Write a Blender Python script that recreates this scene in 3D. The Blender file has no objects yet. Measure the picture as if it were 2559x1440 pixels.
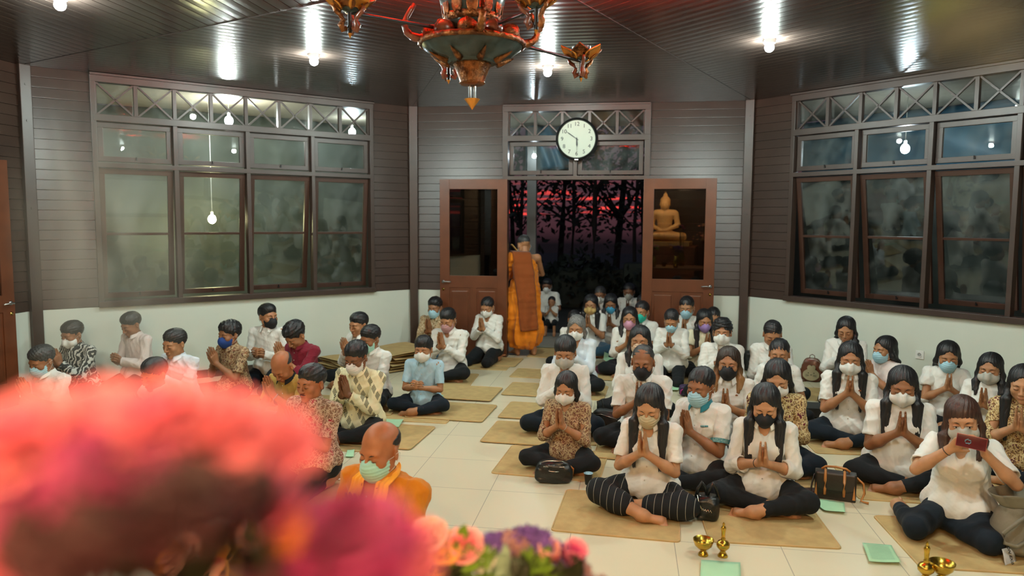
import bpy, bmesh, math, random
import numpy as np
from math import sin, cos, pi, radians as RAD
from mathutils import Vector, Matrix, Euler

C = bpy.context.scene.collection
SC = bpy.context.scene

# ------------------------------------------------------------------ camera
CAM_F = 1847.4; CAM_LOC = (0.687, -4.390, 1.80); YAW, PITCH, ROLL = RAD(8.885), RAD(-5.18), RAD(0.322)
def cam_axes():
    f = np.array([-sin(YAW)*cos(PITCH), cos(YAW)*cos(PITCH), sin(PITCH)])
    r = np.array([cos(YAW), sin(YAW), 0.0]); u = np.cross(r, f)
    return r*cos(ROLL)+u*sin(ROLL), -r*sin(ROLL)+u*cos(ROLL), f
CR, CU, CF = cam_axes()
def at_z(x, y, z):                       # where the sight line through photo point (x, y) meets height z
    v = CF + CR*(x-1279.5)/CAM_F - CU*(y-720)/CAM_F
    t = (z-CAM_LOC[2])/v[2]
    return np.array(CAM_LOC)+v*t
def at_d(x, y, d):
    v = CF + CR*(x-1279.5)/CAM_F - CU*(y-720)/CAM_F
    return np.array(CAM_LOC)+v*d
cd = bpy.data.cameras.new('camera'); cam = bpy.data.objects.new('camera', cd); C.objects.link(cam)
cd.sensor_width = 36.0; cd.lens = CAM_F*36.0/2559; cd.clip_start = 0.02; cd.clip_end = 200
m3 = Matrix((tuple(CR), tuple(CU), tuple(-CF))).transposed()
cam.matrix_world = Matrix.Translation(CAM_LOC) @ m3.to_4x4()
cd.dof.use_dof = True; cd.dof.focus_distance = 5.2; cd.dof.aperture_fstop = 1.7; cd.dof.aperture_blades = 7
SC.camera = cam

# ------------------------------------------------------------------ colour management
SC.view_settings.view_transform = 'Standard'; SC.view_settings.look = 'None'
SC.view_settings.gamma = 1.0; SC.view_settings.use_curve_mapping = False
SC.view_settings.exposure = 1.85
SC.cycles.use_denoising = True
SC.cycles.max_bounces = 7; SC.cycles.diffuse_bounces = 3; SC.cycles.glossy_bounces = 4
SC.cycles.transparent_max_bounces = 14; SC.cycles.transmission_bounces = 4; SC.cycles.caustics_reflective = False
SC.cycles.caustics_refractive = False; SC.cycles.sample_clamp_indirect = 6.0

# ------------------------------------------------------------------ dusk sky: last red clouds low in the north
W = bpy.data.worlds.new('dusk'); SC.world = W; W.use_nodes = True
nt = W.node_tree; nt.nodes.clear(); N = nt.nodes.new; Lk = nt.links.new
out = N('ShaderNodeOutputWorld'); bg = N('ShaderNodeBackground'); tc = N('ShaderNodeTexCoord')
sp = N('ShaderNodeSeparateXYZ'); Lk(tc.outputs['Generated'], sp.inputs[0])
mp = N('ShaderNodeMapping'); mp.inputs['Scale'].default_value = (5, 5, 90); Lk(tc.outputs['Generated'], mp.inputs[0])
nz = N('ShaderNodeTexNoise'); nz.inputs['Scale'].default_value = 1.6; nz.inputs['Detail'].default_value = 6; Lk(mp.outputs[0], nz.inputs['Vector'])
rz = N('ShaderNodeValToRGB'); rz.color_ramp.elements[0].position = 0.53; rz.color_ramp.elements[1].position = 0.62
rz.color_ramp.elements[0].color = (0, 0, 0, 1); rz.color_ramp.elements[1].color = (1, 1, 1, 1); Lk(nz.outputs['Fac'], rz.inputs[0])
cr = N('ShaderNodeValToRGB'); e = cr.color_ramp.elements
e[0].position = 0.0; e[0].color = (0.002, 0.002, 0.003, 1); e[1].position = 1.0; e[1].color = (0.012, 0.018, 0.030, 1)
for pos, c in ((0.485, (0.002, 0.0015, 0.002, 1)), (0.497, (0.018, 0.007, 0.009, 1)), (0.53, (0.024, 0.012, 0.015, 1)), (0.58, (0.012, 0.010, 0.016, 1))):
    q = e.new(pos); q.color = c
mr = N('ShaderNodeMapRange'); mr.inputs[1].default_value = -1; mr.inputs[2].default_value = 1; Lk(sp.outputs['Z'], mr.inputs[0]); Lk(mr.outputs[0], cr.inputs[0])
bd = N('ShaderNodeValToRGB'); e = bd.color_ramp.elements; e[0].position = 0.501; e[0].color = (0, 0, 0, 1); e[1].position = 0.526; e[1].color = (0, 0, 0, 1)
q = e.new(0.504); q.color = (1, 1, 1, 1); q = e.new(0.514); q.color = (0.8, 0.8, 0.8, 1); Lk(mr.outputs[0], bd.inputs[0])
mm = N('ShaderNodeMath'); mm.operation = 'MULTIPLY'; Lk(rz.outputs[0], mm.inputs[0]); Lk(bd.outputs[0], mm.inputs[1])
mx = N('ShaderNodeMix'); mx.data_type = 'RGBA'; Lk(mm.outputs[0], mx.inputs[0]); Lk(cr.outputs[0], mx.inputs[6]); mx.inputs[7].default_value = (0.42, 0.028, 0.022, 1)
Lk(mx.outputs[2], bg.inputs[0]); bg.inputs[1].default_value = 1.0; Lk(bg.outputs[0], out.inputs[0])
# ------------------------------------------------------------------ materials
MATS = {}
def mat(name, col, rough=0.6, metal=0.0, spec=0.5, noise=None, bump=None, emit=None, coat=0.0, sheen=0.0, alpha=None, trans=0.0, cols=None, nscale=6.0, emit_s=1.0):
    if name in MATS: return MATS[name]
    m = bpy.data.materials.new(name); m.use_nodes = True; t = m.node_tree; b = t.nodes['Principled BSDF']
    b.inputs['Base Color'].default_value = (*col, 1); b.inputs['Roughness'].default_value = rough; b.inputs['Metallic'].default_value = metal
    b.inputs['Specular IOR Level'].default_value = spec; b.inputs['Coat Weight'].default_value = coat; b.inputs['Sheen Weight'].default_value = sheen
    b.inputs['Transmission Weight'].default_value = trans
    if alpha is not None: b.inputs['Alpha'].default_value = alpha
    if emit: b.inputs['Emission Color'].default_value = (*emit, 1); b.inputs['Emission Strength'].default_value = emit_s
    tc = t.nodes.new('ShaderNodeTexCoord')
    n = t.nodes.new('ShaderNodeTexNoise'); n.inputs['Scale'].default_value = nscale; n.inputs['Detail'].default_value = 5; t.links.new(tc.outputs['Object'], n.inputs['Vector'])
    r = t.nodes.new('ShaderNodeValToRGB'); k = noise if noise is not None else 0.10
    c2 = cols or tuple(c*(1-k) for c in col); c1 = tuple(min(1, c*(1+k*0.6)) for c in col) if not cols else col
    r.color_ramp.elements[0].color = (*c2, 1); r.color_ramp.elements[1].color = (*c1, 1); r.color_ramp.elements[0].position = 0.35; r.color_ramp.elements[1].position = 0.65
    t.links.new(n.outputs['Fac'], r.inputs[0]); t.links.new(r.outputs[0], b.inputs['Base Color'])
    if bump:
        s, st = bump
        n2 = t.nodes.new('ShaderNodeTexNoise'); n2.inputs['Scale'].default_value = s; n2.inputs['Detail'].default_value = 4; t.links.new(tc.outputs['Object'], n2.inputs['Vector'])
        bp = t.nodes.new('ShaderNodeBump'); bp.inputs['Strength'].default_value = st; bp.inputs['Distance'].default_value = 0.01
        t.links.new(n2.outputs['Fac'], bp.inputs['Height']); t.links.new(bp.outputs[0], b.inputs['Normal'])
    MATS[name] = m; return m
def ramp(t, fac, stops, interp='LINEAR'):
    r = t.nodes.new('ShaderNodeValToRGB'); r.color_ramp.interpolation = interp; e = r.color_ramp.elements
    e[0].position, e[0].color = stops[0][0], (*stops[0][1], 1); e[1].position, e[1].color = stops[-1][0], (*stops[-1][1], 1)
    for p_, c_ in stops[1:-1]: q = e.new(p_); q.color = (*c_, 1)
    t.links.new(fac, r.inputs[0]); return r
def mapping(t, scale, kind='Object', rot=(0, 0, 0)):
    tc = t.nodes.new('ShaderNodeTexCoord'); m = t.nodes.new('ShaderNodeMapping'); m.inputs['Scale'].default_value = scale; m.inputs['Rotation'].default_value = rot
    t.links.new(tc.outputs[kind], m.inputs[0]); return m.outputs[0]
def glass_mat(name, tint=(0.93, 0.97, 0.96), rough=0.0, haze=0.0, ior=1.5):
    if name in MATS: return MATS[name]
    m = bpy.data.materials.new(name); m.use_nodes = True; t = m.node_tree; t.nodes.clear(); n = t.nodes.new; l = t.links.new
    o = n('ShaderNodeOutputMaterial'); tr = n('ShaderNodeBsdfTransparent'); tr.inputs[0].default_value = (*tint, 1)
    g = n('ShaderNodeBsdfGlossy'); g.inputs['Roughness'].default_value = rough; fr = n('ShaderNodeFresnel'); fr.inputs[0].default_value = ior
    mx = n('ShaderNodeMixShader'); l(fr.outputs[0], mx.inputs[0]); l(tr.outputs[0], mx.inputs[1]); l(g.outputs[0], mx.inputs[2]); last = mx
    if haze:
        d = n('ShaderNodeBsdfDiffuse'); d.inputs[0].default_value = (0.55, 0.6, 0.58, 1); nz = n('ShaderNodeTexNoise'); nz.inputs['Scale'].default_value = 2.2; nz.inputs['Detail'].default_value = 5; nz.inputs['Distortion'].default_value = 1.2
        l(mapping(t, (1, 1, 1)), nz.inputs['Vector']); rr = ramp(t, nz.outputs['Fac'], [(0.4, (0, 0, 0)), (0.75, (haze, haze, haze))])
        m2 = n('ShaderNodeMixShader'); l(rr.outputs[0], m2.inputs[0]); l(mx.outputs[0], m2.inputs[1]); l(d.outputs[0], m2.inputs[2]); last = m2
    l(last.outputs[0], o.inputs[0]); MATS[name] = m; return m

# ------------------------------------------------------------------ object helpers
def tag(o, label=None, cat=None, group=None, kind=None):
    if label: o['label'] = label
    if cat: o['category'] = cat
    if group: o['group'] = group
    if kind: o['kind'] = kind
    return o
def empty(name, loc=(0, 0, 0), rz=0.0, label=None, cat=None, group=None):
    o = bpy.data.objects.new(name, None); C.objects.link(o); o.location = loc; o.rotation_euler = (0, 0, rz); o.empty_display_size = 0.05
    return tag(o, label, cat, group)
def link(name, me, m=None, parent=None, smooth=False):
    if m is not None and not me.materials: me.materials.append(m)
    o = bpy.data.objects.new(name, me); C.objects.link(o)
    if parent is not None: o.parent = parent
    if smooth: me.polygons.foreach_set('use_smooth', [True]*len(me.polygons))
    return o
def mesh_np(name, V, F):
    me = bpy.data.meshes.new(name); V = np.asarray(V, np.float32); F = np.asarray(F, np.int32); n = F.shape[1]
    me.vertices.add(len(V)); me.vertices.foreach_set('co', V.ravel()); me.loops.add(F.size); me.loops.foreach_set('vertex_index', F.ravel())
    me.polygons.add(len(F)); me.polygons.foreach_set('loop_start', np.arange(0, F.size, n, dtype=np.int32)); me.polygons.foreach_set('loop_total', np.full(len(F), n, np.int32))
    me.update(calc_edges=True); return me
class MB:
    """collects simple shapes into one bmesh"""
    def __init__(s): s.bm = bmesh.new()
    def box(s, c, d, rot=None, bev=0.0):
        M = Matrix.Translation(c) @ (rot.to_4x4() if rot is not None else Matrix()) @ Matrix.Diagonal((*d, 1))
        r = bmesh.ops.create_cube(s.bm, size=1, matrix=M)
        if bev:
            ed = list({e for v in r['verts'] for e in v.link_edges})
            bmesh.ops.bevel(s.bm, geom=ed, offset=bev, segments=2, affect='EDGES', profile=0.7)
        return s
    def cyl(s, a, b, r1, r2=None, n=16, caps=True):
        a, b = Vector(a), Vector(b); d = b-a; q = d.to_track_quat('Z', 'Y')
        M = Matrix.Translation((a+b)/2) @ q.to_matrix().to_4x4()
        bmesh.ops.create_cone(s.bm, cap_ends=caps, segments=n, radius1=r1, radius2=r1 if r2 is None else r2, depth=d.length, matrix=M); return s
    def sph(s, c, r, n=16, sc=(1, 1, 1), rot=None):
        M = Matrix.Translation(c) @ (rot.to_4x4() if rot is not None else Matrix()) @ Matrix.Diagonal((r*sc[0], r*sc[1], r*sc[2], 1))
        bmesh.ops.create_uvsphere(s.bm, u_segments=n, v_segments=max(6, n*2//3), radius=1, matrix=M); return s
    def lathe(s, prof, c=(0, 0, 0), n=32, axis=None, lobes=0, amp=0.0):
        rings = []
        for r, z in prof:
            ring = []
            for i in range(n):
                a = 2*pi*i/n; rr = r*(1+amp*cos(lobes*a)) if lobes else r
                v = Vector((rr*cos(a), rr*sin(a), z))
                if axis is not None: v = axis @ v
                ring.append(s.bm.verts.new(Vector(c)+v))
            rings.append(ring)
        for A, B in zip(rings, rings[1:]):
            for i in range(n): s.bm.faces.new((A[i], A[(i+1) % n], B[(i+1) % n], B[i]))
        return s
    def tube(s, pts, r, n=8, cap=True):
        pts = [Vector(p) for p in pts]; R = r if hasattr(r, '__len__') else [r]*len(pts); rings = []; up = Vector((0, 0, 1))
        for i, p in enumerate(pts):
            d = (pts[min(i+1, len(pts)-1)]-pts[max(i-1, 0)]).normalized()
            x = d.cross(up)
            if x.length < 0.05: x = d.cross(Vector((0, 1, 0)))
            x.normalize(); y = d.cross(x)
            rings.append([s.bm.verts.new(p+(x*cos(2*pi*k/n)+y*sin(2*pi*k/n))*R[i]) for k in range(n)])
        for A, B in zip(rings, rings[1:]):
            for k in range(n): s.bm.faces.new((A[k], A[(k+1) % n], B[(k+1) % n], B[k]))
        if cap: s.bm.faces.new(rings[0][::-1]); s.bm.faces.new(rings[-1])
        return s
    def poly(s, pts): s.bm.faces.new([s.bm.verts.new(p) for p in pts]); return s
    def prism(s, pts, h):                              # outline in a plane, pushed along vector h
        h = Vector(h); A = [s.bm.verts.new(p) for p in pts]; B = [s.bm.verts.new(Vector(p)+h) for p in pts]; n = len(A)
        s.bm.faces.new(A[::-1]); s.bm.faces.new(B)
        for i in range(n): s.bm.faces.new((A[i], A[(i+1) % n], B[(i+1) % n], B[i]))
        return s
    def grid(s, fn, nu, nv, closed=False):
        g = [[s.bm.verts.new(fn(i/nu, j/nv)) for j in range(nv+1)] for i in range(nu+1)]
        for i in range(nu):
            for j in range(nv): s.bm.faces.new((g[i][j], g[i+1][j], g[i+1][j+1], g[i][j+1]))
        return s
    def build(s, name, m, parent=None, smooth=False, auto=None):
        bmesh.ops.recalc_face_normals(s.bm, faces=s.bm.faces)
        me = bpy.data.meshes.new(name); s.bm.to_mesh(me); s.bm.free(); me.materials.append(m)
        if auto is not None:
            me.polygons.foreach_set('use_smooth', [True]*len(me.polygons)); me.set_sharp_from_angle(angle=RAD(auto))
        return link(name, me, None, parent, smooth)

# ------------------------------------------------------------------ smooth solids: blended fields turned into quad meshes
class Sol:
    def __init__(s): s.ops = []
    def cap(s, a, b, ra, rb=None, k=0.015, sub=False):
        s.ops.append(('c', np.array(a, float), np.array(b, float), ra, ra if rb is None else rb, k, sub)); return s
    def ell(s, c, r, R=None, k=0.015, sub=False):
        r = np.array(r if hasattr(r, '__len__') else (r, r, r), float)
        s.ops.append(('e', np.array(c, float), r, None if R is None else np.array(R, float), None, k, sub)); return s
    def cut(s, n, c, k=0.004, box=None):               # removes the side n.p > c
        n = np.array(n, float); L = np.linalg.norm(n); s.ops.append(('p', n/L, c/L, box, None, k, True)); return s
    def fill(s, h, pad=0.012, grow=0.0):
        lo, hi = np.full(3, 1e9), np.full(3, -1e9)
        for o in s.ops:
            if o[-1]: continue
            if o[0] == 'c': a, b, m = o[1], o[2], max(o[3], o[4]); l, q = np.minimum(a, b)-m, np.maximum(a, b)+m
            elif o[0] == 'e':
                e_ = o[2] if o[3] is None else np.sqrt((o[3]**2) @ (o[2]**2)); l, q = o[1]-e_, o[1]+e_
            lo, hi = np.minimum(lo, l), np.maximum(hi, q)
        lo = lo-pad-grow-2*h; hi = hi+pad+grow+2*h; nn = np.ceil((hi-lo)/h).astype(int)+1
        ax = [(lo[i]+h*np.arange(nn[i])).astype(np.float32) for i in range(3)]; F = np.full(nn, 1.0, np.float32)
        for o in s.ops:
            k, sub = o[5], o[6]; mg = k+grow+3*h
            if o[0] == 'c': a, b, m = o[1], o[2], max(o[3], o[4]); l, q = np.minimum(a, b)-m-mg, np.maximum(a, b)+m+mg
            elif o[0] == 'e':
                e_ = o[2] if o[3] is None else np.sqrt((o[3]**2) @ (o[2]**2)); l, q = o[1]-e_-mg, o[1]+e_+mg
            else:
                l, q = (lo, hi) if o[3] is None else (np.array(o[3][0]), np.array(o[3][1]))
            i0 = np.clip(np.floor((l-lo)/h).astype(int), 0, nn); i1 = np.clip(np.ceil((q-lo)/h).astype(int)+1, 0, nn)
            if (i1 <= i0).any(): continue
            sl = tuple(slice(i0[i], i1[i]) for i in range(3))
            X, Y, Z = ax[0][sl[0]][:, None, None], ax[1][sl[1]][None, :, None], ax[2][sl[2]][None, None, :]
            if o[0] == 'c':
                ba = (b-a).astype(np.float32); L = float(ba @ ba)+1e-12; x, y, z = X-a[0], Y-a[1], Z-a[2]
                t = np.clip((x*ba[0]+y*ba[1]+z*ba[2])/L, 0, 1); d = np.sqrt((x-t*ba[0])**2+(y-t*ba[1])**2+(z-t*ba[2])**2)-(o[3]+(o[4]-o[3])*t)
            elif o[0] == 'e':
                x, y, z = X-o[1][0], Y-o[1][1], Z-o[1][2]
                if o[3] is not None: R = o[3]; x, y, z = R[0, 0]*x+R[1, 0]*y+R[2, 0]*z, R[0, 1]*x+R[1, 1]*y+R[2, 1]*z, R[0, 2]*x+R[1, 2]*y+R[2, 2]*z
                r = o[2]; k0 = np.sqrt((x/r[0])**2+(y/r[1])**2+(z/r[2])**2)+1e-6; k1 = np.sqrt((x/r[0]**2)**2+(y/r[1]**2)**2+(z/r[2]**2)**2)+1e-6; d = k0*(k0-1)/k1
            else: d = -(o[1][0]*X+o[1][1]*Y+o[1][2]*Z-o[2])
            G = F[sl]
            if not sub:
                hh = np.maximum(k-np.abs(G-d), 0)/k; F[sl] = np.minimum(G, d)-hh*hh*k*0.25
            else:
                d = -d; hh = np.maximum(k-np.abs(G-d), 0)/k; F[sl] = np.maximum(G, d)+hh*hh*k*0.25
        for i in (0, -1): F[i] = 1; F[:, i] = 1; F[:, :, i] = 1
        return F-grow, lo, h
    def mesh(s, h, grow=0.0, relax=1):
        F, lo, h = s.fill(h, grow=grow); V, Q = nets(F, lo, h)
        return relaxed(V, Q, relax), Q
def nets(F, lo, h):
    S = F < 0; a = S[:-1, :-1, :-1]; al = a.copy(); an = a.copy()
    for i in (0, 1):
        for j in (0, 1):
            for k in (0, 1):
                c = S[i:S.shape[0]-1+i, j:S.shape[1]-1+j, k:S.shape[2]-1+k]; al &= c; an |= c
    M = an & ~al; I = np.argwhere(M); idx = np.full(M.shape, -1, np.int32); idx[M] = np.arange(len(I), dtype=np.int32)
    P = np.zeros((len(I), 3)); n = np.zeros(len(I)); cs = [(i, j, k) for i in (0, 1) for j in (0, 1) for k in (0, 1)]
    f = {c: F[I[:, 0]+c[0], I[:, 1]+c[1], I[:, 2]+c[2]].astype(float) for c in cs}
    for c in cs:
        for ax in range(3):
            if c[ax]: continue
            d = list(c); d[ax] = 1; d = tuple(d); fa, fb = f[c], f[d]; m = (fa < 0) != (fb < 0); t = np.where(m, fa/np.where(m, fa-fb, 1), 0)
            q = np.array(c, float)[None]+t[:, None]*(np.array(d)-np.array(c))[None]; P += q*m[:, None]; n += m
    V = lo+(I+P/n[:, None])*h; Q = []
    for ax in range(3):
        A = [slice(None)]*3; B = [slice(None)]*3; A[ax] = slice(0, -1); B[ax] = slice(1, None)
        s0, s1 = S[tuple(A)], S[tuple(B)]; E = np.argwhere(s0 != s1); o1, o2 = (ax+1) % 3, (ax+2) % 3
        E = E[(E[:, o1] > 0) & (E[:, o2] > 0)]
        E = E[(E[:, o1] < M.shape[o1]) & (E[:, o2] < M.shape[o2])]
        def g(d1, d2): e = E.copy(); e[:, o1] -= d1; e[:, o2] -= d2; return idx[e[:, 0], e[:, 1], e[:, 2]]
        q = np.stack([g(1, 1), g(0, 1), g(0, 0), g(1, 0)], 1); ins = s0[E[:, 0], E[:, 1], E[:, 2]]; q[~ins] = q[~ins][:, ::-1]; Q.append(q)
    return V, np.concatenate(Q)
def relaxed(V, Q, n=1, w=0.5):
    for _ in range(n):
        A = np.zeros_like(V); c = np.zeros(len(V))
        for i in range(4):
            for j in (1, 3):
                np.add.at(A, Q[:, i], V[Q[:, (i+j) % 4]]); np.add.at(c, Q[:, i], 1)
        V = V*(1-w)+w*A/np.maximum(c, 1)[:, None]
    return V
def vnormals(V, Q):
    fn = np.cross(V[Q[:, 2]]-V[Q[:, 0]], V[Q[:, 3]]-V[Q[:, 1]]); A = np.zeros_like(V)
    for i in range(4): np.add.at(A, Q[:, i], fn)
    return A/(np.linalg.norm(A, axis=1)[:, None]+1e-12)
def joined(parts):
    Vs, Qs, o = [], [], 0
    for V, Q in parts: Vs.append(V); Qs.append(Q+o); o += len(V)
    return np.concatenate(Vs), np.concatenate(Qs)
def rotx(a): return np.array([[1, 0, 0], [0, cos(a), -sin(a)], [0, sin(a), cos(a)]])
def roty(a): return np.array([[cos(a), 0, sin(a)], [0, 1, 0], [-sin(a), 0, cos(a)]])
def rotz(a): return np.array([[cos(a), -sin(a), 0], [sin(a), cos(a), 0], [0, 0, 1]])
def unit(v): v = np.array(v, float); return v/np.linalg.norm(v)
def ik(a, b, l1, l2, pole):
    d = b-a; L = np.linalg.norm(d)
    if L > (l1+l2)*0.995: b = a+d/L*(l1+l2)*0.995; d = b-a; L = np.linalg.norm(d)
    x = (l1*l1-l2*l2+L*L)/(2*L); u = d/L; p_ = pole-u*(pole @ u); p_ = p_/np.linalg.norm(p_)
    return a+u*x+p_*math.sqrt(max(l1*l1-x*x, 0)), b
# ------------------------------------------------------------------ people
SKIN = {'light': (0.50, 0.255, 0.13), 'mid': (0.40, 0.185, 0.085), 'tan': (0.30, 0.128, 0.056), 'dark': (0.21, 0.085, 0.038), 'red': (0.40, 0.145, 0.058)}
def skin_mat(k):
    m = mat('skin_'+k, SKIN[k], rough=0.5, spec=0.45, noise=0.14, nscale=14, bump=(160, 0.06)); m.node_tree.nodes['Principled BSDF'].inputs['Subsurface Weight'].default_value = 0.0
    return m
def hair_mat(k):
    col, hi = {'black': ((0.006, 0.006, 0.007), (0.016, 0.015, 0.016)), 'grey': ((0.05, 0.05, 0.048), (0.30, 0.29, 0.27)), 'salt': ((0.012, 0.012, 0.012), (0.07, 0.07, 0.068)),
               'brown': ((0.030, 0.012, 0.008), (0.085, 0.036, 0.022)), 'ombre': ((0.015, 0.010, 0.007), (0.05, 0.026, 0.012)), 'blond': ((0.13, 0.062, 0.02), (0.30, 0.16, 0.05))}[k]
    n = 'hair_'+k
    if n in MATS: return MATS[n]
    m = mat(n, col, rough=0.42, spec=0.5); t = m.node_tree; b = t.nodes['Principled BSDF']
    v = mapping(t, (190, 190, 7)); nz = t.nodes.new('ShaderNodeTexNoise'); nz.inputs['Scale'].default_value = 1.0; nz.inputs['Detail'].default_value = 3; t.links.new(v, nz.inputs['Vector'])
    r = ramp(t, nz.outputs['Fac'], [(0.35, col), (0.7, hi)]); t.links.new(r.outputs[0], b.inputs['Base Color'])
    if k == 'ombre':
        g_ = t.nodes.new('ShaderNodeSeparateXYZ'); tc_ = t.nodes.new('ShaderNodeTexCoord'); t.links.new(tc_.outputs['Generated'], g_.inputs[0]); f_ = ramp(t, g_.outputs['Z'], [(.38, (1, 1, 1)), (.62, (0, 0, 0))]); x_ = t.nodes.new('ShaderNodeMix'); x_.data_type = 'RGBA'; t.links.new(f_.outputs[0], x_.inputs[0]); t.links.new(r.outputs[0], x_.inputs[6]); x_.inputs[7].default_value = (.30, .15, .05, 1); t.links.new(x_.outputs[2], b.inputs['Base Color'])
    bp = t.nodes.new('ShaderNodeBump'); bp.inputs['Strength'].default_value = 0.5; bp.inputs['Distance'].default_value = 0.004; t.links.new(nz.outputs['Fac'], bp.inputs['Height']); t.links.new(bp.outputs[0], b.inputs['Normal'])
    return m
def cloth_mat(k):
    n = 'cloth_'+k
    if n in MATS: return MATS[n]
    plain = {'white': (0.74, 0.73, 0.68), 'bluewhite': (0.66, 0.72, 0.78), 'cream': (0.76, 0.70, 0.50), 'black': (0.008, 0.010, 0.012), 'navy': (0.006, 0.012, 0.020), 'sky': (0.40, 0.60, 0.72),
             'maroon': (0.20, 0.012, 0.028), 'mustard': (0.42, 0.26, 0.06), 'jacket': (0.60, 0.20, 0.008), 'scarf': (0.95, 0.42, 0.015), 'robe': (0.80, 0.23, 0.010), 'robe_dark': (0.27, 0.065, 0.012),
             'teal': (0.03, 0.20, 0.25), 'jeans': (0.03, 0.08, 0.13), 'pinkwhite': (0.72, 0.62, 0.58)}
    if k in plain:
        return MATS.setdefault(n, mat(n, plain[k], rough=0.85, spec=0.25, sheen=0.15 if k not in ('black', 'navy') else 0.03, noise=0.06, bump=(22, 0.35)))
    m = mat(n, (0.4, 0.3, 0.2), rough=0.8, spec=0.3, bump=(24, 0.3)); t = m.node_tree; b = t.nodes['Principled BSDF']; nn = t.nodes.new; l = t.links.new
    def vor(sc, feat='F1', dist='EUCLIDEAN', warp=0.0):
        v = mapping(t, sc); w = nn('ShaderNodeTexVoronoi'); w.feature = feat; w.distance = dist; w.inputs['Scale'].default_value = 1.0
        if warp:
            z = nn('ShaderNodeTexNoise'); z.inputs['Scale'].default_value = 1.3; l(v, z.inputs['Vector']); a = nn('ShaderNodeVectorMath'); a.operation = 'MULTIPLY_ADD'
            l(z.outputs['Color'], a.inputs[0]); a.inputs[1].default_value = (warp,)*3; l(v, a.inputs[2]); l(a.outputs[0], w.inputs['Vector'])
        else: l(v, w.inputs['Vector'])
        return w
    def over(fac, A, B):
        x = nn('ShaderNodeMix'); x.data_type = 'RGBA'; l(fac, x.inputs[0])
        for i, q in ((6, A), (7, B)):
            if isinstance(q, tuple): x.inputs[i].default_value = (*q, 1)
            else: l(q, x.inputs[i])
        return x.outputs[2]
    if k in ('batik_brown', 'batik_red', 'batik_gold', 'batik_tan'):
        ground, vein, spot, dark = {'batik_brown': ((0.25, 0.145, 0.065), (0.50, 0.38, 0.22), (0.10, 0.05, 0.03), (0.16, 0.05, 0.045)), 'batik_red': ((0.27, 0.16, 0.095), (0.50, 0.39, 0.28), (0.26, 0.015, 0.03), (0.14, 0.07, 0.05)),
            'batik_gold': ((0.38, 0.24, 0.08), (0.68, 0.54, 0.28), (0.13, 0.02, 0.03), (0.12, 0.05, 0.035)), 'batik_tan': ((0.42, 0.29, 0.14), (0.62, 0.50, 0.32), (0.20, 0.11, 0.05), (0.24, 0.13, 0.06))}[k]
        w = vor((30, 30, 30), 'DISTANCE_TO_EDGE', warp=1.4); r1 = ramp(t, w.outputs['Distance'], [(0.03, (1, 1, 1)), (0.12, (0, 0, 0))])
        w2 = vor((14, 14, 14), warp=1.0); r2 = ramp(t, w2.outputs['Distance'], [(0.24, (1, 1, 1)), (0.34, (0, 0, 0))]); z = vor((75, 75, 75)); r3 = ramp(t, z.outputs['Distance'], [(0.25, (1, 1, 1)), (0.4, (0, 0, 0))])
        wv = nn('ShaderNodeTexWave'); wv.inputs['Scale'].default_value = 26; wv.inputs['Distortion'].default_value = 14; wv.inputs['Detail Scale'].default_value = 1.5; l(mapping(t, (1, 1, 1)), wv.inputs['Vector']); r4 = ramp(t, wv.outputs['Fac'], [(0.55, (0, 0, 0)), (0.7, (1, 1, 1))])
        c = over(r4.outputs[0], ground, dark); c = over(r2.outputs[0], c, spot); c = over(r1.outputs[0], c, vein); c = over(r3.outputs[0], c, vein)
        l(c, b.inputs['Base Color'])
    elif k == 'batik_mono':
        wv = nn('ShaderNodeTexWave'); wv.inputs['Scale'].default_value = 9; wv.inputs['Distortion'].default_value = 16; wv.inputs['Detail'].default_value = 3; l(mapping(t, (1, 1, 1)), wv.inputs['Vector'])
        r = ramp(t, wv.outputs['Fac'], [(0.35, (0.03, 0.035, 0.035)), (0.6, (0.10, 0.11, 0.10)), (0.75, (0.62, 0.62, 0.56))]); l(r.outputs[0], b.inputs['Base Color'])
    elif k == 'ikat':
        v = mapping(t, (1, 1, 1)); s_ = nn('ShaderNodeSeparateXYZ'); l(v, s_.inputs[0])
        def M(op, a, c_=None):
            q = nn('ShaderNodeMath'); q.operation = op
            for i, z in enumerate((a, c_)):
                if z is None: continue
                if isinstance(z, (int, float)): q.inputs[i].default_value = z
                else: l(z, q.inputs[i])
            return q.outputs[0]
        hx = M('ADD', s_.outputs['X'], M('MULTIPLY', s_.outputs['Y'], 0.6))
        u = M('MULTIPLY', hx, 15); w_ = M('MULTIPLY', s_.outputs['Z'], 9.5)
        a = M('ABSOLUTE', M('SUBTRACT', M('FRACT', M('ADD', u, w_)), 0.5)); c_ = M('ABSOLUTE', M('SUBTRACT', M('FRACT', M('SUBTRACT', u, w_)), 0.5))
        edge = M('GREATER_THAN', M('MAXIMUM', a, c_), 0.60); inner = M('LESS_THAN', M('MAXIMUM', a, c_), 0.36)
        alt = M('GREATER_THAN', M('FRACT', M('MULTIPLY', M('FLOOR', M('ADD', u, w_)), 0.5)), 0.20)
        hat = M('GREATER_THAN', M('SINE', M('MULTIPLY', M('SUBTRACT', hx, s_.outputs['Z']), 520)), -0.35)
        f = M('MULTIPLY', M('MULTIPLY', inner, alt), hat); c = over(edge, (0.74, 0.69, 0.44), (0.40, 0.36, 0.2)); c = over(f, c, (0.045, 0.05, 0.03)); l(c, b.inputs['Base Color'])
    elif k == 'pinstripe':
        v = mapping(t, (1, 1, 1)); s_ = nn('ShaderNodeSeparateXYZ'); l(v, s_.inputs[0]); q = nn('ShaderNodeMath'); q.operation = 'MULTIPLY'; q.inputs[1].default_value = 21; l(s_.outputs['X'], q.inputs[0])
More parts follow.
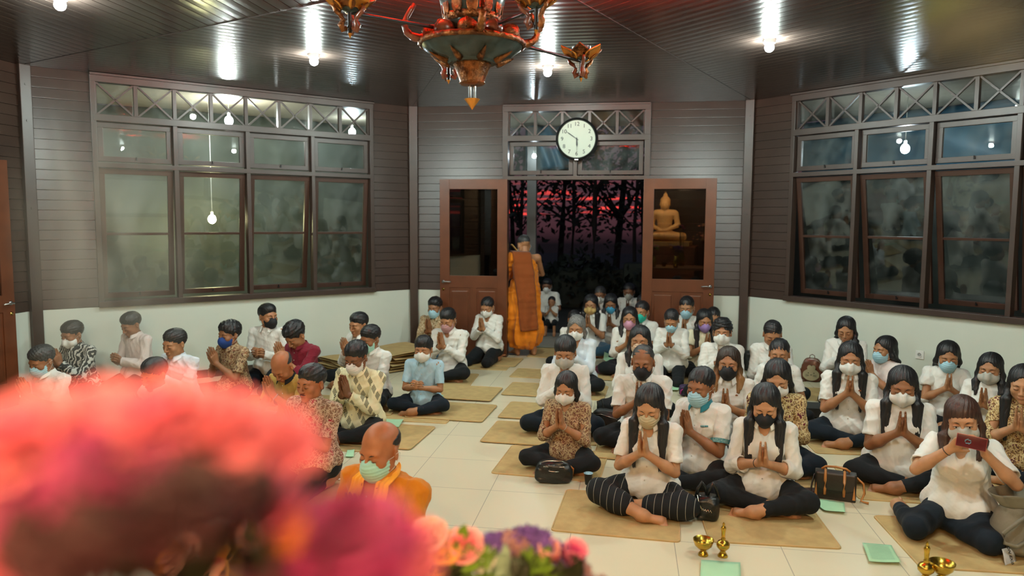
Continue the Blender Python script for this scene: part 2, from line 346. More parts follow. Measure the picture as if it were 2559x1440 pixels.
        f = nn('ShaderNodeMath'); f.operation = 'FRACT'; l(q.outputs[0], f.inputs[0]); r = ramp(t, f.outputs[0], [(0.0, (0.35, 0.35, 0.3)), (0.035, (0.35, 0.35, 0.3)), (0.06, (0.008, 0.01, 0.012))]); l(r.outputs[0], b.inputs['Base Color'])
    return m

def folds(V, Nn, amp, seed, freq=1.0):
    rg = np.random.RandomState(seed); d = np.zeros(len(V))
    for i in range(5):
        k = rg.normal(size=3); k /= np.linalg.norm(k); k2 = rg.normal(size=3)*9; w = (16+14*i)*freq
        ph = V @ k*w+2.2*np.sin(V @ k2+rg.rand()*6)+rg.rand()*6; d += (1-np.abs(np.sin(ph))*2)*(0.55**i)
    return V+Nn*(d*amp)[:, None]

def head_solid(f=0, mask=None, child=False):
    """head in its own frame: origin at the top of the neck, face towards -Y"""
    s = Sol(); w = 1.0
    s.ell((0, .012, .085), (.076, .094, .083), k=.02); s.ell((0, -.035, .04), (.064, .056, .082), k=.02)
    s.ell((0, -.042, -.012), (.054 if not f else .049, .05, .044), k=.03); s.ell((0, -.080, -.046), (.024 if not f else .018, .017, .017), k=.02)
    for x in (-1, 1):
        s.ell((x*.041, -.066, .024), (.023, .022, .022), k=.02); s.cap((x*.050, -.02, -.018), (x*.056, .012, .03), .016, .014, k=.03)
    s.ell((0, -.079, .070), (.050, .016, .014), k=.018)
    for x in (-1, 1): s.ell((x*.031, -.103, .049), (.019, .016, .011), k=.012, sub=True)
    for x in (-1, 1): s.ell((x*.031, -.0835, .0465), (.0165, .0125, .0105), k=.005)
    s.cap((0, -.093, .058), (0, -.112, .020), .0075, .0105, k=.010)
    for x in (-1, 1): s.ell((x*.012, -.1035, .014), (.0085, .010, .0075), k=.008)
    s.ell((0, -.096, -.010), (.024, .009, .0052), k=.006); s.ell((0, -.0935, -.0195), (.020, .010, .0062), k=.006); s.cap((-.021, -.099, -.0146), (.021, -.099, -.0146), .0016, k=.004, sub=True)
    for x in (-1, 1):
        s.ell((x*.078, .006, .040), (.008, .019, .031), R=rotz(x*.35) @ rotx(-.15), k=.006); s.ell((x*.088, -.001, .044), (.007, .010, .016), k=.004, sub=True)
    return s
_HC = {}
def head_verts(f, h):
    k = (f, round(h, 4))
    if k not in _HC: _HC[k] = head_solid(f).mesh(h, relax=1)
    return _HC[k]
def mask_verts(style, f):
    k = ('m', style, f)
    if k in _HC: return _HC[k]
    s = Sol(); s.ell((0, -.035, .015), (.0655, .064, .07), k=.02); s.ell((0, -.045, -.015), (.056, .056, .050), k=.03); s.cap((0, -.094, .045), (0, -.108, .018), .011, .015, k=.03)
    if style == 'kn': s.cap((0, -.104, .030), (0, -.116, -.002), .010, .009, k=.03); s.cap((0, -.116, -.002), (0, -.098, -.042), .009, .010, k=.03); s.cap((-.045, -.070, -.005), (.045, -.070, -.005), .025, k=.03)
    elif style == 'cloth': s.ell((0, -.095, -.005), (.036, .034, .038), k=.03); s.ell((0, -.075, -.045), (.03, .03, .02), k=.02)
    else: s.ell((0, -.092, -.006), (.042, .028, .040), k=.03); s.ell((0, -.075, -.045), (.036, .026, .02), k=.02)
    top = .043
    s.cut((0, -.25, 1), top+.25*.11, k=.006); s.cut((0, .55, -1), .060-.55*.05, k=.004)
    s.cut((0, 1, 0), -.028, k=.004)
    if style in ('kn', 'cloth'):
        for x in (-1, 1): s.cut((x*.62, .0, 1), .062, k=.006); s.cut((x*.7, 0, -1), .085, k=.006)
    else:
        for x in (-1, 1): s.cut((x*.35, 0, 1), .054, k=.006)
    V, Q = s.mesh(.0034, relax=1); N_ = vnormals(V, Q)
    if style == 'surg': V = V+N_*(np.sin(V[:, 2]*2*pi/.016)*.0011)[:, None]
    _HC[k] = (V, Q); return _HC[k]

def hand(s, wr, f, n, th, curl=(0, 0, 0), spread=0.0, sc=1.0, thumb=(0.7, 0.55, 0.35), finger_curls=None):
    """one hand: wrist point, finger direction, palm normal, side on which the thumb is"""
    f, n, th = unit(f), unit(n), unit(th)
    kn = []
    for i, (o, L, r) in enumerate(((.029, .072, .0086), (.0098, .080, .0088), (-.0098, .074, .0083), (-.0285, .058, .0074))):
        base = wr+f*(.080-.005*abs(i-1.2))*sc+th*o*sc; s.cap(wr+f*.008*sc+th*o*.55*sc, base, .0125*sc, .0108*sc, k=.012*sc)
        c = finger_curls[i] if finger_curls else curl; d = unit(f+th*(o*spread*12)); p_ = base; a = 0.0
        for j, q in enumerate((.46, .30, .24)):
            a += c[j]; dd = d*cos(a)+n*sin(a); e_ = p_+dd*L*q*sc; s.cap(p_, e_, r*(1-.09*j)*sc, r*(.91-.09*j)*sc, k=.003*sc); p_ = e_
    s.cap(wr+f*.02*sc+th*.018*sc, wr+f*.05*sc+th*.022*sc+n*.006*sc, .015*sc, .013*sc, k=.015*sc)
    d = unit(f*thumb[0]+th*thumb[1]+n*thumb[2]); b0 = wr+f*.028*sc+th*.026*sc+n*.004*sc; b1 = b0+d*.034*sc; b2 = b1+unit(d+f*.45)*.030*sc
    s.cap(b0, b1, .0125*sc, .0105*sc, k=.010*sc); s.cap(b1, b2, .0100*sc, .0080*sc, k=.003*sc)
def foot(s, an, f, up, sc=1.0, side=1):
    f, up = unit(f), unit(up); lat = np.cross(f, up)*side
    s.cap(an, an-up*.045*sc-f*.03*sc, .036*sc, .028*sc, k=.02); s.cap(an-up*.01*sc, an-up*.045*sc+f*.11*sc, .034*sc, .024*sc, k=.03); s.cap(an-up*.05*sc-lat*.012*sc, an-up*.052*sc+f*.115*sc-lat*.026*sc, .024*sc, .020*sc, k=.02)
    for i in range(5):
        o = (.026-.0155*i)*sc; L = (.046-.006*i)*sc; b0 = an-up*.052*sc+f*.118*sc+lat*o
        s.cap(b0, b0+f*L-up*.006*sc, (.0125 if i == 0 else .0092)*sc, (.0115 if i == 0 else .008)*sc, k=.004)

def make_person(px, py, S=0.82, yaw=0.0, pitch=22, hyaw=0, legs='cross', arms='pray', top='white', sleeve='short', pants='navy', hair='short', hcol='black', skin='mid', mask=None, mcol=None,
                f=1, sc=1.0, fat=1.0, lean=8, collar=True, lod=1, label='', group=None, hand_h=0.0, hand_f=0.0, eyes='closed', neck='round', coll_col=None, extra=(), base_z=0.0, lead=1, tilt=0, handx=0, name='person', pants_len=1.0, loc=None):
    rg = random.Random(int(px*7+py*13)); lean = RAD(lean); q = sc
    seat = {'cross': .105, 'kneel': .205, 'side': .125, 'stool': .40, 'stand': .88}[legs]*q
    # skeleton in the person's own frame (faces -Y, left hand at +X)
    up = np.array([0, -sin(lean), cos(lean)]); P = np.array([0, 0, seat]); tl = .435*q
    Nk = P+up*tl; fw = np.array([0, -1.0, 0]); hl = lean*.6+RAD(pitch)*.35; Hd = Nk+np.array([0, -sin(hl), cos(hl)])*.078*q
    Rh = rotz(RAD(hyaw)) @ roty(RAD(tilt)) @ rotx(RAD(pitch)); hs = 1.07*q*(1.0 if sc > .9 else 1.0+(1-sc)*.55)
    crown = Hd+Rh @ np.array([0, 0.01, .168])*hs
    # place: the crown lies on the sight line through (px, py) at sitting height S; scale to reach S
    kz = (S-base_z)/crown[2]
    if loc is None:
        t = at_z(px, py, S); yr = RAD(yaw); cw = rotz(yr) @ (crown*kz); L0 = np.array([t[0]-cw[0], t[1]-cw[1], base_z])
    else: L0 = np.array([loc[0], loc[1], base_z])
    root = empty(name, tuple(L0), RAD(yaw), label, 'person', group); root.scale = (kz,)*3
    H1 = .0036*lod
    hw = (.166 if not f else .143)*q*(1+(fat-1)*.5)
    Sh = {x: Nk+up*(-.045*q)+np.array([x*hw, 0.005, 0]) for x in (-1, 1)}
    ua, fa = .262*q, .235*q
    El, Wr = {}, {}; ar = .0365*q*(1+(fat-1)*.7)
    if arms in ('pray', 'clasp'):
        hc = Nk+np.array([handx, -(.200+hand_f)*q, (-.150+hand_h)*q])
        if arms == 'clasp': hc = Nk+np.array([0, -(.21+hand_f)*q, (-.25+hand_h)*q])
        for x in (-1, 1):
            w_ = hc+np.array([x*.020*q, .0, 0]); El[x], Wr[x] = ik(Sh[x], w_, ua, fa, np.array([x*.62, .15, -.95]))
    elif arms == 'phone':
        hc = Hd+np.array([0.03, -.27, -.03])*q
        for x in (-1, 1): El[x], Wr[x] = ik(Sh[x], hc+np.array([x*.085*q, .03*q, -.05*q]), ua, fa, np.array([x*.75, -.2, -.8]))
    elif arms == 'lap':
        for x in (-1, 1): El[x], Wr[x] = ik(Sh[x], P+np.array([x*.07, -.24, .06])*q, ua, fa, np.array([x*.8, .5, -.3]))
    elif arms == 'monk':
        El[-1], Wr[-1] = ik(Sh[-1], Nk+np.array([-.13, -.27, -.26])*q, ua, fa, np.array([-.8, .2, -.8])); El[1], Wr[1] = ik(Sh[1], Nk+np.array([.05, -.26, -.24])*q, ua, fa, np.array([.9, 0, -.6]))
    # legs
    kn, an = {}, {}
    hp = {x: P+np.array([x*.085, -.01, .0])*q for x in (-1, 1)}; ft = {}
    if legs == 'cross':
        kn = {x: np.array([x*.275, -.275, .100+.015*(x == lead)])*q for x in (-1, 1)}
        an = {lead: np.array([-lead*.045, -.405, .055])*q, -lead: np.array([lead*.105, -.285, .05])*q}
        ft = {lead: ((-lead*.98, .04, -.02), (-lead*.12, -.62, .77)), -lead: ((lead*.95, -.12, -.03), (lead*.1, -.55, .8))}
    elif legs == 'kneel':
        kn = {x: np.array([x*.135, -.40, .072])*q for x in (-1, 1)}; an = {x: np.array([x*.09, .02, .055])*q for x in (-1, 1)}; ft = {x: ((x*.1, 1, -.2), (0, -.2, -1)) for x in (-1, 1)}
    elif legs == 'side':
        kn = {-1: np.array([-.20, -.37, .08])*q, 1: np.array([.16, -.36, .075])*q}; an = {-1: np.array([-.33, .02, .06])*q, 1: np.array([-.12, -.08, .06])*q}; ft = {-1: ((-.35, .9, -.1), (-.9, -.3, .3)), 1: ((-.8, .5, -.1), (-.5, -.7, .3))}
    elif legs == 'stool':
        kn = {x: np.array([x*.12, -.30, .38])*q for x in (-1, 1)}; an = {x: np.array([x*.13, -.34, .07])*q for x in (-1, 1)}; ft = {x: ((x*.15, -1, 0), (0, 0, 1)) for x in (-1, 1)}
    elif legs == 'stand':
        kn = {-1: np.array([-.10, -.04, .47])*q, 1: np.array([.10, -.02, .47])*q}; an = {-1: np.array([-.10, .03, .075])*q, 1: np.array([.11, -.04, .075])*q}; ft = {x: ((x*.2, -1, 0), (0, 0, 1)) for x in (-1, 1)}
    # ---- body: one mesh made of a fine head, fine arms and hands, feet and a coarser trunk
    parts = []
    V, Q = head_verts(f, H1); Vh = (V*hs) @ Rh.T+Hd; parts.append((Vh, Q))
    s = Sol(); nr = (.052 if not f else .043)*q
    s.cap(Hd+Rh @ np.array([0, .006, .03])*hs, Nk-up*.05*q, nr, nr*1.12, k=.02); s.cap(Sh[-1]+up*.0, Sh[1], .046*q, k=.05)
    s.ell(Nk-up*.16*q, np.array([.135, .088, .16])*q*np.array([fat, fat, 1]), R=rotx(lean), k=.05)
    s.ell(P+up*.06*q, np.array([.14, .10, .12])*q*np.array([fat, fat, 1]), R=rotx(lean), k=.05)
    for x in (-1, 1):
        s.cap(Sh[x], El[x], .045*q, ar*.9, k=.03); s.cap(hp[x], kn[x], .07*q, .052*q, k=.03); s.cap(kn[x], an[x], .050*q, .034*q, k=.02)
    parts.append(s.mesh(.0085*lod))
    s = Sol()
    for x in (-1, 1):
        s.cap(El[x], El[x]+(Wr[x]-El[x])*.35, ar*.93, ar*.95, k=.012); s.cap(El[x]+(Wr[x]-El[x])*.3, Wr[x], ar*.95, .0235*q, k=.02)
        s.cap(Wr[x]-(Wr[x]-El[x])*.05, Wr[x], .0245*q, .023*q, k=.01)
    hq = q*(.98 if f else 1.06)
    if arms == 'pray':
        fd = np.array([0, -.34, .94])
        for x in (-1, 1): hand(s, Wr[x]+np.array([-x*.003*q, 0, 0]), fd, np.array([-x, 0, 0]), np.array([0, .94, .34]), curl=(.02, .03, .03), sc=hq, thumb=(.85, .45, .15))
    elif arms == 'clasp':
        for x in (-1, 1): hand(s, Wr[x]+np.array([x*.010*q, .012*(x), 0]), np.array([-x*.45, -.6, .5]), np.array([-x*.9, .3, -.1]), np.array([x*.1, .35, .9]), curl=(.9, 1.0, .5), sc=hq, thumb=(.6, .3, .6))
    elif arms == 'phone':
        hand(s, Wr[1], np.array([-.35, -.35, .85]), np.array([-.75, -.5, -.3]), np.array([-.3, .35, .3]), curl=(.45, .7, .4), sc=hq); hand(s, Wr[-1], np.array([.55, -.35, .75]), np.array([.6, -.6, -.4]), np.array([.3, .4, -.5]), curl=(.35, .6, .4), sc=hq)
    else:
        for x in (-1, 1): hand(s, Wr[x], np.array([-x*.5, -.8, .2]), np.array([-x*.4, .1, -1]), np.array([-x*.6, .3, .2]), curl=(.4, .5, .3), sc=hq)
    parts.append(s.mesh(max(H1, .0038) if lod < 1.3 else H1*1.05))
    s = Sol()
    for x in (-1, 1):
        foot(s, an[x], ft[x][0], ft[x][1], sc=q*(.92 if f else 1.0), side=-x); s.cap(an[x], an[x]+(kn[x]-an[x])*.45, .034*q, .046*q, k=.02)
    parts.append(s.mesh(.0052*lod))
    V, Q = joined(parts); me = mesh_np('body', V, Q); o = link('body', me, skin_mat(skin), root, True)
    # ---- trousers or skirt
    if pants:
        s = Sol(); b = 1.0+(fat-1)*.5; pr = Sol()
        s.ell(P+up*.035*q, np.array([.155*b, .125*b, .11])*q, k=.04)
        wide = pants == 'pinstripe'
        for x in (-1, 1):
            t = an[x]+(kn[x]-an[x])*(.24 if pants_len == 1 else 1-pants_len+.1)
            s.cap(hp[x], kn[x], .088*q*b, .066*q, k=.04); s.cap(kn[x], t, (.066 if not wide else .085)*q, (.046 if not wide else .078)*q, k=.02); s.cap((hp[x]+kn[x])/2, kn[x]+(t-kn[x])*.5, .06*q, .045*q, k=.04)
        if legs == 'kneel': s.ell(P+np.array([0, .03, -.04])*q, np.array([.17, .15, .12])*q, k=.05)
        if legs != 'stand': s.cut((0, 0, -1), -.012, k=.006)
        V, Q = s.mesh(.0082*max(lod, 1)); V = folds(V, vnormals(V, Q), .0028, int(px+py), .8); V[:, 2] = np.maximum(V[:, 2], .008) if legs != 'stand' else V[:, 2]
        link('trousers' if pants != 'pinstripe' else 'culottes', mesh_np('trousers', V, Q), cloth_mat(pants), root, True)
    # ---- shirt
    if top:
        s = Sol(); R = rotx(lean); fx = np.array([fat, fat, 1])
        s.cap(Sh[-1]+np.array([.02, 0, .0]), Sh[1]-np.array([.02, 0, .0]), .062*q, k=.05); s.cap(Nk-up*.02*q, Nk+up*.012*q, .066*q, .058*q, k=.03)
        s.ell(Nk-up*.15*q, np.array([.160 if not f else .147, .112, .16])*q*fx, R=R, k=.06); s.ell(P+up*.13*q, np.array([.150, .118, .16])*q*fx, R=R, k=.06)
        s.ell(P+up*.03*q+fw*.035*q, np.array([.195, .170, .12])*q*fx, R=R, k=.05)
        if f:
            for x in (-1, 1): s.ell(Nk-up*.17*q+np.array([x*.065, -.085, 0])*q, np.array([.055, .045, .055])*q, k=.05)
        if fat > 1.12: s.ell(P+up*.13*q+fw*.05*q, np.array([.145, .12, .12])*q*fat, k=.05)
        w1 = .056*q*(1+(fat-1)*.6); tor = s; arms_s = []
        for x in (-1, 1):
            if sleeve == 'bare' or (sleeve == 'one' and x < 0): continue
            e2 = Sh[x]+(El[x]-Sh[x])*(.80 if sleeve == 'short' else 1.0); s = Sol(); arms_s.append(s); s.cap(Sh[x]*np.array([.55, 1, 1]), Sh[x], .054*q, k=.03)
            s.cap(Sh[x], e2, w1, w1*(.98 if sleeve == 'short' else .88), k=.03)
            if sleeve == 'puff': s.ell(Sh[x]+(El[x]-Sh[x])*.35, .078*q, k=.03)
            if sleeve in ('long', 'rolled', 'three'):
                t = {'long': .93, 'rolled': .42, 'three': .30}[sleeve]; w_ = El[x]+(Wr[x]-El[x])*t
                s.cap(El[x], w_, w1*.92, (.048 if sleeve == 'long' else .054)*q, k=.02)
                if sleeve == 'rolled': s.cap(El[x]+(Wr[x]-El[x])*.26, w_, .058*q, .056*q, k=.006)
                d = unit(Wr[x]-El[x]); s.cut(d, d @ (w_), k=.003, box=(np.minimum(w_, w_)-.08, w_+.08)); s.cap(w_-d*.006, w_+d*.05, (.034 if sleeve == 'long' else .040)*q, k=.003, sub=True)
            else:
                d = unit(El[x]-Sh[x]); c_ = Sh[x]+d*ua*(.78 if sleeve == 'short' else .55)
                s.cut(d, d @ c_, k=.003, box=(c_-np.array([.1, .1, .1])*q, c_+np.array([.1, .1, .1])*q)); s.cap(c_-d*.002, c_+d*.06, .043*q*(1+(fat-1)*.6), k=.003, sub=True)
        s = tor
        # neck opening
        nf = Nk+up*.035*q
        if neck == 'v': s.cap(nf+fw*.02, Nk+fw*.125*q-up*.10*q, .047*q, .012*q, k=.01, sub=True); s.cap(nf, nf+up*.1, .054*q, k=.008, sub=True)
        elif neck == 'deepv': s.cap(nf+fw*.02, Nk+fw*.14*q-up*.15*q, .05*q, .010*q, k=.01, sub=True); s.cap(nf, nf+up*.1, .058*q, k=.008, sub=True)
        else: s.cap(nf+up*.006, nf+up*.1, .055*q, k=.008, sub=True)
        hemz = {'cross': .095, 'kneel': .15, 'side': .10, 'stool': .385, 'stand': .74}[legs]*q
        s.cut((0, .25, -1), -hemz, k=.004)
        s.ops = [o_ for o_ in s.ops if not o_[-1]]+[o_ for o_ in s.ops if o_[-1]]
        V, Q = joined([z_.mesh(.0062*lod, relax=1) for z_ in [s]+arms_s]); Nn = vnormals(V, Q); V = folds(V, Nn, .0042*q, int(px*3+py)); V = folds(V, Nn, .0016*q, int(px+py*5), 3.2)
        lz = V[:, 2]-P[2]; fr = (np.abs(V[:, 0]) < .014*q) & (Nn[:, 1] < -.3); V[fr, 1] -= .0022
        wv = np.clip((.20*q-lz)/(.15*q), 0, 1)*(lz > -.2); V = V+Nn*(wv*.009*q*np.sin(np.arctan2(V[:, 1], V[:, 0])*9+rg.random()*6))[:, None]
        link('shirt', mesh_np('shirt', V, Q), cloth_mat(top), root, True)
        if collar:
            mb = MB(); nn_ = 26; cm = coll_col or top; rb = .060*q; base = Nk+up*.022*q
            def cf(u, v, ro=0.0):
                a = (-1+2*u)*pi*.86; x, y = sin(a), cos(a); flap = max(0, abs(-1+2*u)-.62)/.38
                out_ = v*(.012+.026*flap)*q+ro; dz = (.016-v*(.030+.030*flap))*q
                pp = np.array([x*(rb+out_), y*(rb*1.05+out_)-.002-flap*v*.012*q, dz]); pp[1] -= .004
                return tuple(base+rotx(lean) @ pp)
            mb.grid(lambda u, v: cf(u, v), nn_, 5); ob = mb.build('collar', cloth_mat(cm), root, True)
            md = ob.modifiers.new('thick', 'SOLIDIFY'); md.thickness = .003; md.offset = 1
            if lod <= 1:
                for i in range(5):
                    z_ = Nk-up*(.06+.07*i)*q; y_ = V[(np.abs(V[:, 0]) < .012) & (np.abs(V[:, 2]-z_[2]) < .012)][:, 1]
                    if len(y_): mb = MB(); mb.sph((0, y_.min()-.0006, z_[2]), .0052, 8, (1, .4, 1)); mb.build('button', mat('button', (.6, .58, .52), rough=.4), root, True)
    # ---- face features
    def hp_(x, y, z): return tuple(Hd+Rh @ (np.array([x, y, z])*hs))
    dark = mat('brow_hair', (0.010, 0.007, 0.006) if hcol != 'grey' else (0.03, .025, .02), rough=.7)
    for x in (-1, 1): mb = MB(); mb.tube([hp_(x*a, -b_, c_) for a, b_, c_ in ((.014, .0945, .0655), (.024, .0935, .0695), (.036, .0885, .0705), (.047, .0785, .0665))], [.0022*hs, .0032*hs, .0028*hs, .001*hs], 6); mb.build('eyebrow', dark, root, True)
    for x in (-1, 1):
        mb = MB(); zc = -.0055 if eyes == 'closed' else .0045
        mb.tube([hp_(x*.031+a, -.0965+abs(a)**2*28, .0465+zc+(-.12 if eyes == 'closed' else .1)*0-(a*a)*(-14 if eyes == 'closed' else 18)) for a in (-.014, -.008, 0, .008, .014)], [.0007*hs, .0013*hs, .0015*hs, .0013*hs, .0007*hs], 6)
        mb.build('eyelashes', dark, root, True)
    if eyes == 'open':
        for x in (-1, 1):
            mb = MB(); mb.sph(hp_(x*.031, -.0868, .0445), .0108*hs, 12, (1.15, 1, .52), rot=Matrix(Rh.tolist()))
            ey = mb.build('eye', mat('eye_white', (.55, .5, .45), rough=.25), root, True)
            mb = MB(); mb.sph(hp_(x*.031+.001, -.0950, .0440), .0048*hs, 10, (1, .6, 1), rot=Matrix(Rh.tolist()))
            mb.build('iris', mat('iris', (.012, .007, .005), rough=.15), ey, True)
    if not mask:
        mb = MB(); mb.tube([hp_(a, -.1035+abs(a)*abs(a)*22, -.0150+.1*0) for a in (-.020, -.010, 0, .010, .020)], [.0009*hs, .0035*hs, .0042*hs, .0035*hs, .0009*hs], 8)
        mb.build('lips', mat('lips_'+skin, tuple(c*k_ for c, k_ in zip(SKIN[skin], (.78, .52, .55))), rough=.42), root, True)
    if 'moustache' in extra:
        mb = MB(); mb.tube([hp_(a, -.105+abs(a)*abs(a)*20, -.0015-abs(a)*.22) for a in (-.024, -.012, 0, .012, .024)], [.0015*hs, .0042*hs, .0035*hs, .0042*hs, .0015*hs], 8); mb.build('moustache', dark, root, True)
    if 'glasses' in extra:
        mb = MB()
        for x in (-1, 1):
            mb.tube([hp_(x*.031+.021*cos(a), -.108+.10*abs(x*.031+.021*cos(a))**1.5, .044+.016*sin(a)) for a in [i*2*pi/14 for i in range(15)]], .0011*hs, 5, False); mb.tube([hp_(x*.052, -.100, .05), hp_(x*.078, -.03, .052), hp_(x*.08, .005, .05)], .001*hs, 5)
        mb.tube([hp_(-.010, -.109, .047), hp_(.010, -.109, .047)], .0011*hs, 5); mb.build('glasses', mat('glasses_frame', (.03, .015, .012), rough=.3), root, True)
    if mask:
        V, Q = mask_verts(mask, f); V = (V*hs) @ Rh.T+Hd; mc = {'white': (.72, .72, .68), 'blue': (.36, .60, .70), 'green': (.36, .66, .56), 'black': (.010, .011, .014), 'grey': (.44, .43, .38), 'beige': (.48, .40, .25), 'pink': (.62, .30, .42), 'purple': (.34, .22, .50),
            'royal': (.008, .045, .22), 'yellow': (.58, .40, .14), 'brightblue': (.08, .42, .68), 'teal': (.03, .55, .40), 'dustypink': (.45, .24, .24), 'clear': (.55, .38, .25)}[mcol]
        link('face_mask', mesh_np('face_mask', V, Q), mat('mask_'+mcol, mc, rough=.75, bump=(120, .15)), root, True)
        for x in (-1, 1):
            mb = MB(); mb.tube([hp_(x*.060, -.045, .026), hp_(x*.075, -.015, .033), hp_(x*.086, .014, .047), hp_(x*.085, .022, .040), hp_(x*.086, .014, .018), hp_(x*.075, -.015, -.014), hp_(x*.060, -.045, -.032)], .0011*hs, 5)
            mb.build('ear_loop', mat('elastic_'+('black' if mcol == 'black' else 'white'), (.02, .02, .02) if mcol == 'black' else (.7, .7, .68), rough=.7), root, True)
    # ---- hair
    if hair:
        def T(p_): return Hd+Rh @ (np.array(p_, float)*hs)
        def I(p_): return Hd+Rh @ (np.array(p_, float)*hs)
        s = Sol(); big = {'short': .0, 'buzz': -.0055, 'ring': -.0062, 'fringe': .003, 'curly': .010, 'wavy': .006, 'up': -.001}.get(hair, .002)
        s.ell(I((0, .016, .090)), (np.array([.0835, .1, .0855])+big)*hs, R=Rh, k=.01)
        if hair in ('curly', 'wavy', 'short', 'fringe'): s.ell(I((0, -.01, .125)), (np.array([.066, .078, .052])+big)*hs, R=Rh, k=.02)
        def cuth(n, c, k=.006): n = np.array(n, float); w_ = Rh @ n; s.cut(w_, (w_ @ Hd)+c*hs, k=k*hs)
        longh = hair in ('long_front', 'long_back', 'bob', 'shoulder', 'pony', 'halfback')
        if hair in ('short', 'buzz', 'wavy', 'curly', 'fringe'):
            cuth((0, -.42, -1), -.020 if hair in ('short', 'buzz', 'fringe') else .0); s.ell(I((0, -.118, .028 if hair != 'fringe' else .02)), np.array([.064, .062, .092 if hair != 'fringe' else .062])*hs, R=Rh, k=.008, sub=True)
            for x in (-1, 1): s.ell(I((x*.088, -.006, .036)), np.array([.022, .026, .036])*hs, R=Rh, k=.006, sub=True); s.ell(I((x*.06, -.085, .03)), np.array([.04, .055, .05])*hs, R=Rh, k=.006, sub=True)
        elif hair == 'ring':
            cuth((0, -.42, -1), -.020); s.ell(I((0, -.015, .145)), np.array([.084, .128, .088])*hs, R=Rh, k=.006, sub=True); s.ell(I((0, -.118, .020)), np.array([.09, .085, .09])*hs, R=Rh, k=.006, sub=True)
            for x in (-1, 1): s.ell(I((x*.088, -.006, .036)), np.array([.022, .026, .036])*hs, R=Rh, k=.006, sub=True)
        elif hair in ('up', 'pony'):
            cuth((0, -.50, -1), .000); s.ell(I((0, -.125, .020)), np.array([.064, .068, .088])*hs, R=Rh, k=.006, sub=True)
            for x in (-1, 1): s.ell(I((x*.088, -.006, .032)), np.array([.022, .024, .034])*hs, R=Rh, k=.006, sub=True); s.ell(I((x*.062, -.09, .02)), np.array([.04, .055, .055])*hs, R=Rh, k=.006, sub=True)
            if hair == 'up': s.ell(I((0, .105, .07)), .032*hs, k=.01)
            else:
                a = T((0, .10, .06)); s.cap(a, a+np.array([.0, .03, -.07])*q, .024*q, .026*q, k=.01); b2 = a+np.array([.0, .03, -.07])*q; s.cap(b2, b2+np.array([.06, -.02, -.14])*q, .026*q, .012*q, k=.01)
        if longh and hair != 'pony':
            s.ell(I((0, .04, .02)), np.array([.078, .068, .09])*hs, R=Rh, k=.02)
            drop = {'bob': .02, 'shoulder': .10, 'long_front': .27, 'long_back': .20, 'halfback': .22}[hair]*q
            for x in (-1, 1):
                a = T((x*.070, -.012, .075)); b2 = T((x*.080, .0, .0)); s.cap(a, b2, .018*hs, .022*hs, k=.02)
                if hair == 'bob': b3 = T((x*.075, -.005, -.055)); s.cap(b2, b3, .022*hs, .015*hs, k=.02)
                else:
                    fy = {'long_front': -.060, 'shoulder': -.03, 'long_back': .075, 'halfback': -.055 if x > 0 else .07}[hair]*q; dr = drop
                    sh_ = np.array([x*.088*q, Nk[1]+fy*1.1, Nk[2]+.012*q]); s.cap(b2, sh_, .022*hs, .024*hs, k=.02)
                    if hair == 'long_back': continue
                    e3 = sh_+np.array([-x*.004, -.035 if fy < 0 else .03, -dr*1.0]); s.cap(sh_, e3, .027*hs, .013*hs, k=.012); s.cap(sh_+np.array([x*.022, .006, 0])*q, e3+np.array([x*.022, .0, .03])*q, .020*hs, .008*hs, k=.01)
            bk = T((0, .075, .02)); nb = Nk+np.array([0, .085, -.0])*q; s.cap(bk, nb+np.array([0, .0, .02]), .05*hs, .045*hs, k=.03)
            if hair != 'bob': s.cap(nb, nb+np.array([0, .03, -drop]), .055*hs, .025*hs, k=.03)
            bang = 'bangs' in extra
            s.ell(I((0, -.135, .010 if bang else .046)), np.array([.062, .078, .096]) if bang else np.array([.060, .082, .106])*hs, R=Rh, k=.008, sub=True)
            s.ell(I((0, -.06, -.02)), np.array([.052, .06, .09])*hs, R=Rh, k=.008, sub=True)
            if not bang: s.cap(T((0, -.125, .085)), T((0, -.103, .146)), .046*hs, .010*hs, k=.008, sub=True)
        hh = .0045*lod; V, Q = s.mesh(hh, relax=1 if hair != 'curly' else 0); Nn = vnormals(V, Q); Lc = (V-Hd) @ Rh/hs
        if hair == 'curly': V = folds(V, Nn, .0045, 5, 5.0)
        elif hair in ('buzz', 'ring'): V = folds(V, Nn, .0006, 5, 6.0)
        else:
            ang = np.arctan2(Lc[:, 0], Lc[:, 2]+.02)*26 if not longh else (np.arctan2(V[:, 0], V[:, 1]-Hd[1]-.02)*34+np.sin(V[:, 2]*40)*1.5)
            V = V+Nn*((np.sin(ang)*.6+np.sin(ang*2.3+1+V[:, 2]*30)*.5)*(.0016 if longh else .0007 if hair in ('up', 'pony') else .0012)*hs)[:, None]
            if not longh: V = folds(V, Nn, .0030 if hair == 'wavy' else .0012, int(px), 3.0 if hair == 'wavy' else 8.0)
            else:
                low = V[:, 2] < Nk[2]-.01; V[low, 2] += (.02*np.sin(V[low, 0]*330+px)*np.sin(V[low, 0]*130+V[low, 1]*200))*np.clip((Nk[2]-V[low, 2])/.25, 0, 1)
            if longh or hair in ('pony', 'up'): pt = np.exp(-(V[:, 0]/(.003))**2)*(Lc[:, 2] > .1)*(Lc[:, 1] < .05); V = V-Nn*(pt*.003)[:, None]
        me = mesh_np('hair', V, Q)
        link('hair', me, hair_mat(hcol), root, True)
    # ---- small worn things
    def ring(name, a, b, t, r, w, m):
        d = unit(b-a); c_ = a+(b-a)*t; x_ = unit(np.cross(d, [0, 0, 1])); y_ = np.cross(d, x_); mb = MB()
        mb.tube([tuple(c_+(x_*cos(i*2*pi/20)+y_*sin(i*2*pi/20))*r) for i in range(21)], w, 6, False); mb.build(name, m, root, True)
